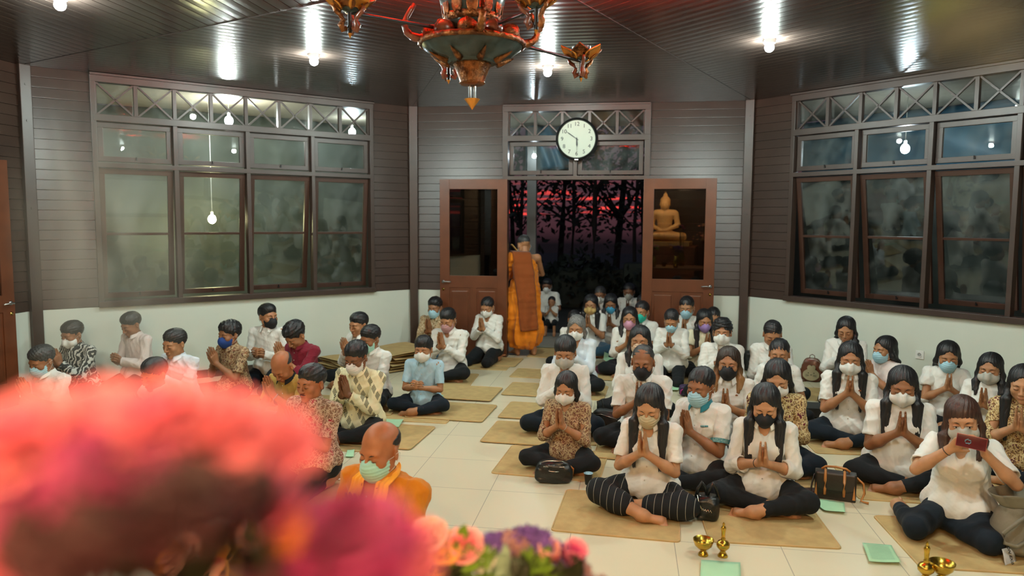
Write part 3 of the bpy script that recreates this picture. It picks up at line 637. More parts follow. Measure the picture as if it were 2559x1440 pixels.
    if 'watch' in extra: ring('wristwatch', El[1], Wr[1], .86, .0275*q, .006, mat('steel', (.55, .55, .55), rough=.3, metal=1))
    if 'bracelet' in extra: ring('bracelet', El[1], Wr[1], .90, .026*q, .0028, mat('silver_beads', (.6, .58, .52), rough=.3, metal=.8))
    if 'band' in extra: ring('wristband', El[-1], Wr[-1], .9, .026*q, .003, mat('black_band', (.02, .018, .016), rough=.6))
    if 'emblem' in extra:
        mb = MB(); y_ = -.14; c_ = Nk-up*.115*q+np.array([.075, 0, 0])*q; yy = -1
        me_ = bpy.data.objects[root.children[-1].name]
        sv = [o_ for o_ in root.children if o_.name.startswith('shirt')][0]; co = np.zeros(len(sv.data.vertices)*3, np.float32); sv.data.vertices.foreach_get('co', co); co = co.reshape(-1, 3)
        yy = co[(np.abs(co[:, 0]-c_[0]) < .015) & (np.abs(co[:, 2]-c_[2]) < .015)][:, 1].min()-.002
        for a in (-60, -30, 0, 30, 60):
            aa = RAD(a); L_ = .017 if a == 0 else .015; d = (sin(aa), cos(aa)); n_ = (cos(aa), -sin(aa)); o_ = (c_[0], c_[2])
            mb.prism([(o_[0]+d[0]*L_*t_+n_[0]*w_, yy, o_[1]+d[1]*L_*t_+n_[1]*w_) for t_, w_ in ((0, 0), (.5, .0035), (1, 0), (.5, -.0035))], (0, -.0012, 0))
        mb.build('lotus_emblem', mat('emblem_brown', (.32, .10, .02), rough=.6), root)
    info = dict(root=root, Nk=Nk, Hd=Hd, Rh=Rh, up=up, P=P, Sh=Sh, El=El, Wr=Wr, q=q, k=kz, hs=hs, L0=L0, yaw=RAD(yaw), crown=crown, kn=kn, an=an)
    return info
# ------------------------------------------------------------------ the hall: a regular octagon with timber walls
AP, HT = 5.196, 3.29; HALF = AP*math.tan(pi/8)
m_board = mat('painted_board', (0.050, 0.029, 0.021), rough=.33, noise=.14, nscale=3, bump=(60, .05))
m_frame = mat('painted_frame', (0.054, 0.033, 0.025), rough=.38, noise=.10, nscale=5)
m_sash = mat('painted_sash', (0.062, 0.027, 0.017), rough=.38, noise=.12, nscale=5)
m_door = mat('varnished_door', (0.135, 0.040, 0.015), rough=.33, noise=.20, nscale=4, bump=(50, .04))
m_wain = mat('wainscot_white', (0.62, 0.66, 0.58), rough=.55, noise=.03, nscale=1.5)
m_ceil = mat('ceiling_board', (0.038, 0.027, 0.023), rough=.22, noise=.2, nscale=4, spec=.7)
m_glass = glass_mat('window_glass', haze=.10); m_dglass = glass_mat('door_glass', tint=(.35, .33, .28), ior=1.7)
m_brass = mat('brass', (.50, .32, .07), rough=.22, metal=1, noise=.1, bump=(30, .05)); m_steel = mat('steel', (.55, .55, .55), rough=.3, metal=1); m_black = mat('black_iron', (.012, .012, .013), rough=.35)
m_fl = mat('floor_tile', (0.70, 0.635, 0.45), rough=.3, noise=.03, spec=.4, nscale=2)
t = m_fl.node_tree; b = t.nodes['Principled BSDF']; br = t.nodes.new('ShaderNodeTexBrick'); br.offset = 0; br.squash = 1
br.inputs['Scale'].default_value = 1; br.inputs['Brick Width'].default_value = .584; br.inputs['Row Height'].default_value = .603; br.inputs['Mortar Size'].default_value = .0022; br.inputs['Mortar Smooth'].default_value = .1; br.inputs['Bias'].default_value = 0
br.inputs['Color1'].default_value = (.70, .635, .45, 1); br.inputs['Color2'].default_value = (.68, .618, .44, 1); br.inputs['Mortar'].default_value = (.33, .30, .22, 1)
mp = t.nodes.new('ShaderNodeMapping'); mp.inputs['Location'].default_value = (.775, .86, 0); tc = t.nodes.new('ShaderNodeTexCoord'); t.links.new(tc.outputs['Object'], mp.inputs[0]); t.links.new(mp.outputs[0], br.inputs['Vector']); t.links.new(br.outputs['Color'], b.inputs['Base Color'])
nz = t.nodes.new('ShaderNodeTexNoise'); nz.inputs['Scale'].default_value = 9; rr = ramp(t, nz.outputs['Fac'], [(.3, (.24,)*3), (.75, (.38,)*3)]); t.links.new(rr.outputs[0], b.inputs['Roughness'])

def vert(k, ap=AP): a = RAD(22.5+45*k); r = ap/cos(pi/8); return Vector((r*sin(a), r*cos(a), 0))
def wframe(k):
    a = RAD(45*k); return Matrix.Translation((AP*sin(a), AP*cos(a), 0)) @ Matrix.Rotation(-a, 4, 'Z')   # local x along wall, y outwards
SIDE = {0: 'back', -1: 'left', 1: 'right', -2: 'far_left', 2: 'far_right', 3: 'near_right', -3: 'near_left', 4: 'altar'}
def S_(o, k=None):
    o['kind'] = 'structure'
    if k is not None: o.matrix_world = wframe(k)
    return o
mb = MB(); mb.prism([vert(k, AP+.14) for k in range(8)], (0, 0, -.12)); S_(mb.build('floor', m_fl))
mb = MB()                                                            # boarded ceiling, boards parallel to each wall, mitred on the diagonals
T8 = math.tan(pi/8)
for k in range(8):
    M = wframe(k); d = 0.0; bw = .106
    while d < AP+.1:
        d1 = min(d+bw, AP+.12); prof = [(d, .006), (d+.005, 0), ((d+d1)/2, -.0012), (d1-.003, 0), (d1, .006)]
        rows = [[mb.bm.verts.new(M @ Vector((s_*max(x, 0)*T8, x-AP, HT+z))) for s_ in (-1, 1)] for x, z in prof]
        for A, B in zip(rows, rows[1:]): mb.bm.faces.new((A[0], A[1], B[1], B[0]))
        d = d1
S_(mb.build('ceiling', m_ceil, smooth=False))
mb = MB()
for k in range(8):
    a, b_ = vert(k, .02), vert(k, AP)
    mb.box(((a.x+b_.x)/2, (a.y+b_.y)/2, HT-.001), ((b_-a).length, .012, .006), rot=Matrix.Rotation(pi/2-RAD(22.5+45*k), 3, 'Z'))
S_(mb.build('trim_1', m_ceil))

def boards(mb, u0, u1, z0, z1, y0=0.0, bh=.1005):
    z = z1
    while z > z0+.004:
        zb = max(z-bh, z0); pr = [(y0+.012, z), (y0+.004, z-.001), (y0-.006, zb+.006), (y0-.006, zb+.002), (y0+.012, zb)]
        mb.prism([(u0, y, zz) for y, zz in pr]+[(u0, y0+.06, zb), (u0, y0+.06, z)], (u1-u0, 0, 0)); z = zb
WZ = .875
wn = [0]
def sash(parent, x0, x1, z0, z1, ang, rows, mframe, fr=.055, gl=m_glass, yo=.045, handle='bottom'):
    """top-hung sash, swung outwards by ang"""
    o = bpy.data.objects.new('sash', None); C.objects.link(o); o.parent = parent; o.location = ((x0+x1)/2, yo, z1); o.rotation_euler = (RAD(ang), 0, 0); o.empty_display_size = .02
    w, h = x1-x0-.012, z1-z0-.012; th = .036; mb = MB()
    mb.box((0, 0, -fr/2), (w+.002, th+.003, fr), bev=.004); mb.box((0, 0, -h+fr/2), (w+.002, th+.003, fr), bev=.004)
    for s_ in (-1, 1): mb.box((s_*(w/2-fr/2), 0, -h/2), (fr, th, h), bev=.004)
    for r in range(1, rows): mb.box((0, 0, -h*r/rows), (w-.05, th*.8, .026), bev=.003)
    mb.build('sash_frame', mframe, o); mb = MB(); mb.box((0, 0, -h/2), (w-fr*1.6, .004, h-fr*1.6)); mb.build('pane', gl, o)
    mb = MB(); mb.box((0, -.024, -h+fr*.55), (.018, .02, .014), bev=.003); mb.cyl((0, -.03, -h+fr*.5), (0, -.034, -h+fr*.5+.03), .005, n=8); mb.build('handle', m_black, o)
    return o
def lattice(mb, x0, x1, z0, z1, n):
    w = (x1-x0)/n
    for i in range(n+1): mb.box((x0+i*w, .03, (z0+z1)/2), (.036, .05, z1-z0))
    for i in range(n):
        a, b_ = x0+i*w+.018, x0+(i+1)*w-.018; L = math.hypot(b_-a, z1-z0); an_ = math.atan2(z1-z0, b_-a)
        for s_ in (-1, 1): mb.box(((a+b_)/2, .028, (z0+z1)/2), (L, .024, .018), rot=Matrix.Rotation(-s_*an_, 3, 'Y'))
def window_wall(k, ntilt=17, ntop=0, detail=True):
    wn[0] += 1; mb = MB(); boards(mb, -HALF, -1.55, WZ, HT); boards(mb, 1.55, HALF, WZ, HT); w = S_(mb.build('wall_'+SIDE[k], m_board), k)
    mb = MB(); mb.box((0, .05, WZ/2), (2*HALF, .10, WZ)); mb.build('wainscot', m_wain, w)
    mb = MB(); F = .05
    for x in (-1.55, 1.55): mb.box((x, .02, (WZ+HT)/2), (.05, .10, HT-WZ), bev=.004)
    for x in (-.775, 0, .775): mb.box((x, .02, (WZ+2.84)/2), (.045, .10, 2.84-WZ), bev=.004)
    mb.box((0, .02, 2.84), (3.1, .11, .07), bev=.004); mb.box((0, .02, 3.245), (3.15, .106, .09), bev=.004); mb.box((0, .0, 3.275), (3.15, .14, .02)); mb.box((0, .02, 2.355), (3.1, .104, .05), bev=.004); mb.box((0, .01, WZ+.03), (3.16, .13, .06), bev=.005)
    lattice(mb, -1.53, 1.53, 2.875, 3.20, 8); wo = S_(mb.build('window_%d' % wn[0], m_frame), k)
    mb = MB(); mb.box((0, .062, 3.04), (3.08, .004, .33)); mb.build('transom_pane', m_glass, wo)
    if detail:
        for i in range(4):
            x0 = -1.525+i*.775+(.0 if i else 0); x1 = x0+.73
            sash(wo, x0, x1, 2.385, 2.80, ntop, 1, m_frame); sash(wo, x0, x1, WZ+.06, 2.325, ntilt+(i % 3)*1.2-1, 2, m_sash)
    return w
window_wall(-1, 6); window_wall(1, 9)
def plain_wall(k, door=True):
    mb = MB(); boards(mb, -HALF, -.9, WZ, HT); boards(mb, .9, HALF, WZ, HT); boards(mb, -.9, .9, 2.36, HT); w = S_(mb.build('wall_'+SIDE[k], m_board), k)
    mb = MB(); mb.box((-(HALF+.9)/2, .05, WZ/2), (HALF-.9, .1, WZ)); mb.box(((HALF+.9)/2, .05, WZ/2), (HALF-.9, .1, WZ)); mb.build('wainscot', m_wain, w); return w
plain_wall(-2); plain_wall(2); window_wall(3, 3); window_wall(-3, 3)
# back wall with the open double door
mb = MB(); boards(mb, -HALF, -.93, WZ, HT); boards(mb, .93, HALF, WZ, HT); wb = S_(mb.build('wall_back', m_board), 0)
mb = MB(); mb.box((-(HALF+.93)/2, .05, WZ/2), (HALF-.93, .1, WZ)); mb.box(((HALF+.93)/2, .05, WZ/2), (HALF-.93, .1, WZ)); mb.build('wainscot', m_wain, wb)
mb = MB()
for x in (-.905, .905): mb.box((x, .03, HT/2), (.07, .14, HT), bev=.004)
mb.box((0, .03, 2.86), (1.85, .146, .07), bev=.004); mb.box((0, .03, 3.245), (1.85, .148, .09), bev=.004); mb.box((0, .0, 3.275), (1.85, .14, .02)); mb.box((0, .03, 2.355), (1.85, .146, .05), bev=.004); mb.box((0, .02, 2.6), (.05, .1, .47), bev=.004)
lattice(mb, -.87, .87, 2.895, 3.20, 5); wo = S_(mb.build('window_9', m_frame), 0)
mb = MB(); mb.box((0, .062, 3.05), (1.74, .004, .31)); mb.build('transom_pane', m_glass, wo)
sash(wo, -.865, -.025, 2.385, 2.82, 0, 1, m_frame); sash(wo, .025, .865, 2.385, 2.82, 0, 1, m_frame)
dn = [0]
def door_leaf(k, hx, side, ang, w=.89, h=2.33, face=-1):
    """glazed leaf hinged at u = hx, folded back into the room; ang is measured from the wall"""
    dn[0] += 1; d = bpy.data.objects.new('door_%d' % dn[0], None); C.objects.link(d); d['kind'] = 'structure'; d.empty_display_size = .05
    d.matrix_world = wframe(k) @ Matrix.Translation((hx, -.05, 0)) @ Matrix.Rotation(-side*RAD(ang), 4, 'Z')
    th = .038; s_ = side; mb = MB(); mb.box((s_*.065, 0, h/2+.01), (.13, th, h), bev=.005); mb.box((s_*(w-.065), 0, h/2+.01), (.13, th, h), bev=.005)
    mb.box((s_*w/2, 0, h-.055), (w-.255, th-.003, .13), bev=.003); mb.box((s_*w/2, 0, 1.0), (w-.255, th-.003, .16), bev=.003); mb.box((s_*w/2, 0, .13), (w-.255, th-.003, .24), bev=.003); mb.box((s_*w/2, 0, .585), (.09, th-.006, .69), bev=.003); o = mb.build('leaf_frame', m_door, d)
    for i in (0, 1):
        cx = s_*(.13+(w-.26-.09)/4*(1+2*i)+.09*i); ww = (w-.26-.09)/2; mb = MB(); mb.box((cx, 0, .58), (ww+.02, .016, .72)); mb.box((cx, 0, .58), (ww-.05, .034, .60), bev=.012); mb.build('raised_panel', m_door, d)
    mb = MB(); mb.box((s_*w/2, 0, 1.655), (w-.25, .005, 1.18)); mb.build('pane', m_dglass, d)
    mb = MB(); hxp = s_*(w-.045); mb.cyl((hxp, -.02, 1.0), (hxp, -.062, 1.0), .009, n=10); mb.tube([(hxp, -.06, 1.0), (hxp-s_*.05, -.062, 1.002), (hxp-s_*.11, -.06, .998)], .008, 8); mb.cyl((hxp, -.018, 1.0), (hxp, -.026, 1.0), .021, n=16)
    mb.build('door_handle', m_steel, d, True); mb = MB(); mb.cyl((hxp, -.018, .90), (hxp, -.026, .90), .017, n=16); mb.build('keyhole_plate', m_brass, d, True)
    return d
door_leaf(0, -.87, -1, 3.0); door_leaf(0, .87, 1, 4.6); door_leaf(-2, .9, 1, 4.0); door_leaf(-2, -.9, -1, 4.0)
tn = 2
for k in range(8):                                                    # corner posts with bolt heads, skirting boards
    v = vert(k, AP-.02); mb = MB(); mb.box((v.x, v.y, HT/2), (.105, .105, HT), rot=Matrix.Rotation(-RAD(22.5+45*k), 3, 'Z'), bev=.006)
    for z in (.55, 1.2, 1.9, 2.75, 3.1): a = RAD(22.5+45*k); mb.cyl((v.x-sin(a)*.05, v.y-cos(a)*.05, z), (v.x-sin(a)*.058, v.y-cos(a)*.058, z), .012, n=10)
    S_(mb.build('trim_%d' % tn, m_frame)); tn += 1
for k in (-3, -2, -1, 1, 2, 3): mb = MB(); mb.box((0, -.012, .045), (2*HALF-.1, .022, .09), bev=.003); S_(mb.build('baseboard_'+SIDE[k], m_board), k)
mb = MB(); mb.box((-1.52, -.012, .045), (1.2, .022, .09)); mb.box((1.52, -.012, .045), (1.2, .022, .09)); S_(mb.build('baseboard_back', m_board), 0)
# altar side: an open alcove behind the photographer with the statue the door glass reflects
mb = MB(); boards(mb, -HALF, -1.9, WZ, HT); boards(mb, 1.9, HALF, WZ, HT); wa = S_(mb.build('wall_altar', m_board), 4)
for nm_, c_, d_ in (('wall_alcove_rear', (0, 2.3, HT/2), (3.9, .08, HT)), ('wall_alcove_right', (-1.93, 1.17, HT/2), (.06, 2.2, HT)), ('wall_alcove_left', (1.93, 1.17, HT/2), (.06, 2.2, HT)), ('ceiling_alcove', (0, 1.2, HT+.03), (3.9, 2.4, .04))): mb = MB(); mb.box(c_, d_); S_(mb.build(nm_, m_board), 4)
mb = MB(); mb.box((0, 1.27, -.05), (4.0, 2.2, .1)); S_(mb.build('floor_alcove', m_fl), 4)

# ------------------------------------------------------------------ lamps of the room
def emis(name, col, s):
    m = bpy.data.materials.new(name); m.use_nodes = True; b = m.node_tree.nodes['Principled BSDF']; b.inputs['Base Color'].default_value = (*col, 1)
    b.inputs['Emission Color'].default_value = (*col, 1); b.inputs['Emission Strength'].default_value = s; return m
m_bulb = emis('cool_bulb', (.86, 1.0, .93), 560); m_warm = emis('warm_bulb', (1.0, .62, .30), 1100); m_red = emis('red_bulb', (1.0, .030, .010), 9000)
m_white = mat('white_plastic', (.75, .75, .72), rough=.4)
LAMPS = [(-2.15, 2.09, 'on the ceiling over the left windows'), (-.11, 2.86, 'on the ceiling just right of the chandelier, towards the door'), (1.80, 2.07, 'on the ceiling over the right windows'), (-3.11, .19, 'at the top left edge of the ceiling'),
         (2.8, -.1, 'on the ceiling beside the far right wall'), (2.0, -2.1, 'on the ceiling at the near right'), (-2.2, -1.9, 'on the ceiling at the near left')]
for x, y, w_ in LAMPS:
    r = empty('ceiling_lamp', (x, y, HT), 0, 'bright round white bulb '+w_, 'lamp', 'ring of bulbs on the ceiling')
    mb = MB(); mb.cyl((0, 0, -.03), (0, 0, 0), .045, .05, n=16); mb.cyl((0, 0, -.035), (0, 0, -.03), .022, n=12); mb.build('socket', m_white, r, auto=40)
    mb = MB(); mb.sph((0, 0, -.062), .038, 12, (1, 1, 1.0)); mb.build('bulb', m_bulb, r, True)
for x, n_ in ((-1.25, 'left'), (1.25, 'right'), (0.0, 'middle')):
    r = empty('spotlight', (x, -5.45, 3.26), 0, 'warm spotlight under the alcove ceiling, the %s one of three' % n_, 'lamp')
    mb = MB(); mb.lathe([(.02, 0), (.02, -.08), (.07, -.12), (.085, -.22), (.080, -.22), (.065, -.13), (0.001, -.12)], n=20); mb.build('shade', m_black, r, True)
    mb = MB(); mb.sph((0, 0, -.20), .042, 12); mb.build('bulb', m_warm, r, True)
# ------------------------------------------------------------------ outside: porch, dark garden, tree silhouettes against the dusk
m_ground = mat('dark_ground', (.03, .03, .022), rough=.9, noise=.3); m_leafd = mat('dark_leaves', (.012, .018, .010), rough=.7, noise=.3); m_bark = mat('dark_bark', (.02, .015, .012), rough=.85)
mb = MB(); mb.box((0, 10, -.16), (60, 60, .1)); S_(mb.build('ground', m_ground)); 
mb = MB(); mb.prism([vert(k, AP+2.3) for k in (-3, -2, -1, 0, 1, 2)], (0, 0, -.10)); o = S_(mb.build('porch_floor', mat('porch_cement', (.25, .24, .20), rough=.6, bump=(12, .1)))); o.location.z = -.01
def porch_pt(k, u, out): return wframe(k) @ Vector((u, out, 0))
p = at_z(1298, 890, 0); pd = porch_pt(0, -.80, 1.9)
mb = MB(); mb.box((pd.x, pd.y, 1.62), (.14, .14, 3.24), bev=.005); S_(mb.build('porch_column', mat('grey_post', (.10, .095, .09), rough=.6)))
rng = random.Random(5)
def tree(x, y, h, r, seed, leaves=620, spread=1.6, low=.45):
    g = random.Random(seed); t_ = empty('garden_tree', (x, y, -.11), 0, None, 'tree', 'trees silhouetted beyond the doorway'); t_['label'] = 'thin dark tree trunk with sparse leaves against the red dusk'
    mb = MB(); pts = [Vector((0, 0, 0))]; lean = Vector((g.uniform(-.10, .10), g.uniform(-.05, .05), 1))
    for i in range(8): pts.append(pts[-1]+Vector((lean.x+g.uniform(-.06, .06), lean.y, 1)).normalized()*h/8)
    r = r*.55; mb.tube(pts, [r*(1-.08*i) for i in range(9)], 9); br_ = []
    for i in range(16):
        q = pts[g.randint(2, 7)]; a = g.uniform(0, 2*pi); L_ = g.uniform(.6, spread); e_ = q+Vector((cos(a)*L_, sin(a)*L_*.6, g.uniform(.2, 1.3)))
        mb.tube([q, (q+e_)/2+Vector((0, 0, g.uniform(-.1, .15))), e_], [r*.45, r*.3, r*.12], 5); br_ += [(q+e_)/2, e_]
    mb.build('trunk', m_bark, t_); mb = MB()
    for i in range(leaves):
        c_ = g.choice(br_+pts[4:])+Vector((g.gauss(0, .45), g.gauss(0, .3), g.gauss(0, .55))); L_ = g.uniform(.10, .24); a = Vector((g.gauss(0, 1), g.gauss(0, 1), g.gauss(0, .7)-.4)).normalized(); n_ = a.orthogonal().normalized()
        mb.poly([c_, c_+a*L_*.5+n_*L_*.28, c_+a*L_, c_+a*L_*.5-n_*L_*.28])
    f_ = mb.build('foliage', m_leafd, t_); f_['kind'] = 'stuff'
for i, (x, y, h, r) in enumerate([(-2.9, 13, 7, .10), (-2.2, 15, 8, .12), (-1.75, 12.2, 7, .09), (-1.2, 16, 8, .16), (-.7, 13.5, 7.5, .10), (-.1, 12.4, 7, .13), (.35, 15.5, 8, .18), (.8, 13, 7, .09), (1.25, 16.5, 8, .14), (1.7, 12.5, 7, .10), (2.3, 14.5, 8, .13), (3.2, 15, 8, .12), (-4.2, 14, 7, .12)]): tree(x, y, h, r, 31+i)
for i, (x, y, w_, h) in enumerate([(-3.6, 11.6, 3.4, 1.35), (-.6, 11.9, 3.6, 1.05), (2.3, 11.4, 3.4, 1.25), (5.4, 11.8, 3.0, 1.5)]):
    g = random.Random(80+i); b_ = empty('hedge', (x, y, -.11), 0, ('dark hedge at the %s of the doorway view' % ('far left', 'left', 'right', 'far right')[i]), 'hedge'); mb = MB()
    for j in range(1500):
        u = g.uniform(-1, 1); c_ = Vector((u*w_/2, g.gauss(0, .25), g.random()**.6*h*(.85+.25*sin(u*4+i))+g.gauss(0, .06))); L_ = g.uniform(.10, .24); a = Vector((g.gauss(0, 1), g.gauss(0, 1), g.gauss(0, 1))).normalized(); n_ = a.orthogonal().normalized()
        mb.poly([c_, c_+a*L_*.5+n_*L_*.3, c_+a*L_, c_+a*L_*.5-n_*L_*.3])
    f_ = mb.build('foliage', m_leafd, b_); f_['kind'] = 'stuff'; mb = MB(); mb.box((0, .1, h*.42), (w_, .5, h*.84), bev=.1); mb.build('core', m_leafd, b_)
# tarpaulins round the porch: pale one left, blue ones elsewhere, so the panes look onto lit cloth
def tarp(k, u0, u1, out, z0, z1, m, label, sag=.10):
    M = wframe(k); mb = MB(); g = random.Random(k*7+int(u0*3)); ph = g.random()*6
    mb.grid(lambda a, b_: M @ Vector((u0+(u1-u0)*a, out+sag*sin(a*9+ph+b_*3)*.5+.05*sin(a*23+b_*7), z0+(z1-z0)*b_)), 40, 14); o = mb.build('tarpaulin', m, None, True)
    o.modifiers.new('thick', 'SOLIDIFY').thickness = .004; return tag(o, label, 'tarpaulin')
m_tp = mat('tarp_pale', (.048, .056, .040), rough=.6, noise=.25, nscale=2); m_tb = mat('tarp_blue', (.015, .085, .14), rough=.5, noise=.25, nscale=2)
tarp(-1, -3.0, 3.0, 2.35, 0.0, 3.3, m_tp, 'pale greenish tarpaulin wall outside the left windows')
tarp(1, -3.0, 3.6, 2.4, 2.42, 3.3, m_tb, 'blue tarpaulin high outside the right windows')
tarp(1, -3.0, 3.6, 2.3, 0, 2.42, mat('dark_backdrop', (.012, .016, .012), rough=.7, noise=.4, nscale=3), 'added dark backdrop that keeps the right windows dark')  # added dark sheet, hides the sky behind the right windows
def porch_roof(k):
    M = wframe(k); mb = MB(); mb.prism([M @ Vector(p_) for p_ in ((-2.15, .1, 3.31), (2.15, .1, 3.31), (3.1, 2.45, 3.31), (-3.1, 2.45, 3.31))], (0, 0, .05)); return mb
mbr = porch_roof(-1); S_(mbr.build('porch_ceiling', mat('porch_boards', (.32, .27, .20), rough=.5, bump=(8, .2))))
mbr = porch_roof(1); S_(mbr.build('porch_ceiling.001', MATS['porch_boards'])); mbr = porch_roof(0); S_(mbr.build('porch_ceiling.002', MATS['porch_boards']))
def wall_pt(k, px, py, out):                                            # where a sight line crosses the plane `out` metres beyond wall k
    a = RAD(45*k); n_ = np.array([sin(a), cos(a), 0]); c_ = np.array(CAM_LOC); d = at_d(px, py, 1)-c_; return c_+d*((AP+out-c_ @ n_)/(d @ n_))
def hang_lamp(pt, label, m, r=.05, cord=True, ztop=3.31):
    l_ = empty('hanging_bulb', tuple(pt), 0, label, 'lamp'); mb = MB(); mb.sph((0, 0, 0), r, 14, (1, 1, 1.15)); mb.build('bulb', m, l_, True)
    mb = MB(); mb.cyl((0, 0, r), (0, 0, r+.05), .018, n=10); 
    mb.build('socket', m_white, l_); mb = MB(); mb.cyl((0, 0, r+.05), (0, 0, ztop-pt[2]), .004, n=6); mb.build('cord', m_white, l_)
m_yb = emis('porch_bulb', (1.0, .90, .45), 90); m_wb = emis('porch_bulb_white', (.95, 1.0, .95), 260); m_bb = emis('porch_bulb_blue', (.8, .93, 1.0), 70)
hang_lamp(wall_pt(-1, 530, 548, 1.5), 'glowing yellow bulb hanging on a cord outside the left windows', m_yb)
hang_lamp(wall_pt(-1, 572, 302, 1.0), 'very bright lamp under the porch ceiling behind the left lattice', m_wb, ztop=3.31)
hang_lamp(wall_pt(1, 2262, 372, 1.3), 'bluish lamp outside the right transom windows', m_bb)
hang_lamp(wall_pt(-1, 880, 330, 1.6), 'bluish lamp outside the right end of the left windows', m_bb)
hang_lamp(wall_pt(0, 1335, 390, 1.6), 'white bulb glowing outside the left pane over the door', m_bb, r=.03)
tarp(0, -.95, -.12, 2.2, 2.62, 3.3, m_tb, 'blue cloth outside the left pane over the door')
for x, y, w_ in ((775, 1.2, ''),): pass
# ------------------------------------------------------------------ the congregation
PPL = {}
G1 = 'congregation seated on the left side'; G2 = 'congregation seated on the right side'; G3 = 'people sitting outside the doorway'
def P_(key, px, py, label, **k):
    k.setdefault('yaw', -14); k['S'] = k.get('S', .82)*(.93 if k.get('sc', 1) == 1 else .985); PPL[key] = make_person(px, py, label=label, **k); return PPL[key]
Wt = dict(top='white', collar=True)
# left side
P_('L1', 93, 868, 'greying man in a white shirt with a pale blue mask, lowest at the left edge', group=G1, f=0, hair='short', hcol='salt', mask='surg', mcol='blue', skin='tan', pitch=24, S=.80, pants='black', fat=1.08)
P_('L2', 173, 805, 'man in a black and white patterned shirt wearing a white folded mask', group=G1, f=0, mask='kn', mcol='white', top='batik_mono', sleeve='long', pitch=20, S=.84, skin='tan', pants='black', fat=1.05)
P_('L3', 318, 784, 'unmasked man in a white shirt kneeling against the white wainscot with clasped hands', group=G1, f=0, skin='tan', pitch=26, S=.90, legs='kneel', arms='clasp', sleeve='long', pants='black', yaw=-20, top='pinkwhite')
P_('L4', 378, 898, 'dark-haired man whose face sinks behind the blurred pink flowers', group=G1, f=0, skin='red', pitch=18, S=.80, pants='black')
P_('L5', 432, 824, 'unmasked man with cropped hair in a bluish white shirt', group=G1, f=0, hair='short', skin='mid', pitch=14, S=.86, top='bluewhite', sleeve='long', pants='black', yaw=-16)
P_('L6', 572, 803, 'man with wavy hair and a royal blue mask in a brown batik shirt', group=G1, f=0, hair='wavy', mask='cloth', mcol='royal', top='batik_brown', skin='tan', pitch=8, S=.86, pants='black', hand_h=.02, yaw=-22, fat=.95)
P_('L7', 668, 760, 'boy in a white shirt with a black mask under his chin, looking to the door', group=G1, f=0, hair='short', mask='cloth', mcol='black', skin='mid', pitch=4, S=.92, sc=.92, legs='kneel', arms='clasp', sleeve='long', pants='navy', yaw=2, hyaw=58, eyes='open', fat=.92)
P_('L8', 722, 812, 'man bowing deeply in a maroon shirt with a beige-edged collar', group=G1, f=0, hair='wavy', top='maroon', skin='mid', pitch=42, S=.84, sleeve='rolled', pants='black', yaw=-25, coll_col='maroon', hand_h=.06, hand_f=.03)
P_('L9', 690, 890, 'balding bowed man in a mustard shirt with a black collar and a steel watch', group=G1, f=0, hair='ring', hcol='salt', top='mustard', coll_col='black', skin='red', pitch=44, S=.76, pants='black', extra=('watch',), hand_h=.05, hand_f=.03, lean=14)
P_('L10', 778, 912, 'moustached man in a short-sleeved brown and red batik shirt, eyes closed', group=G1, f=0, top='batik_red', skin='red', pitch=6, S=.91, legs='kneel', pants='black', extra=('moustache',), fat=1.12, yaw=-18, lean=3)
P_('L11', 884, 856, 'man with glasses and white mask in a cream shirt with dark leaf-like diamonds', group=G1, f=0, hair='short', mask='surg', mcol='white', top='ikat', sleeve='long', skin='dark', pitch=22, S=.86, legs='cross', pants='black', extra=('glasses', 'watch'), fat=1.05, yaw=-12)
P_('L12', 921, 815, 'young man with a green mask in a white shirt, behind the man in diamonds', group=G1, f=0, mask='surg', mcol='green', skin='tan', pitch=18, S=.84, pants='black', yaw=-26, fat=.95)
P_('L13', 894, 782, 'unmasked man with side-parted hair in white against the folded mats', group=G1, f=0, skin='mid', pitch=12, S=.86, sleeve='long', pants='black', yaw=-28, lod=1.15)
P_('L14', 1058, 841, 'boy in a light blue shirt and white mask, cross-legged, hands clasped', group=G1, f=0, sc=.86, hair='fringe', mask='kn', mcol='white', top='sky', arms='clasp', skin='mid', pitch=8, S=.72, pants='navy', eyes='closed', yaw=-2, fat=.95)
P_('L15', 1086, 743, 'man in tan batik with a light blue mask, against the white wall by the door', group=G1, f=0, mask='surg', mcol='blue', top='batik_tan', sleeve='long', skin='tan', pitch=12, S=.88, pants='jeans', yaw=-10, lod=1.2)
P_('L16', 1116, 773, 'short-haired man with a dusty pink mask in a white open-collared shirt', group=G1, f=0, hair='short', mask='surg', mcol='dustypink', sleeve='long', skin='mid', pitch=22, S=.86, legs='cross', pants='black', neck='v', yaw=-12, lod=1.1)
P_('L17', 1215, 745, 'kneeling woman in a white long-sleeved blouse before the left door leaf', group=G1, hair='up', mask='kn', mcol='white', sleeve='long', skin='mid', pitch=24, S=.90, legs='kneel', pants='black', neck='v', collar=False, yaw=-16, lod=1.15)
P_('L18', 946, 1060, 'bald man in an orange jacket with a yellow scarf and a pale green mask', group=None, f=0, hair='ring', hcol='black', mask='surg', mcol='green', top='jacket', coll_col='jacket', sleeve='long', skin='red', pitch=12, S=.885, pants='jacket', yaw=-20, fat=1.30, hand_h=-.02, lean=1)
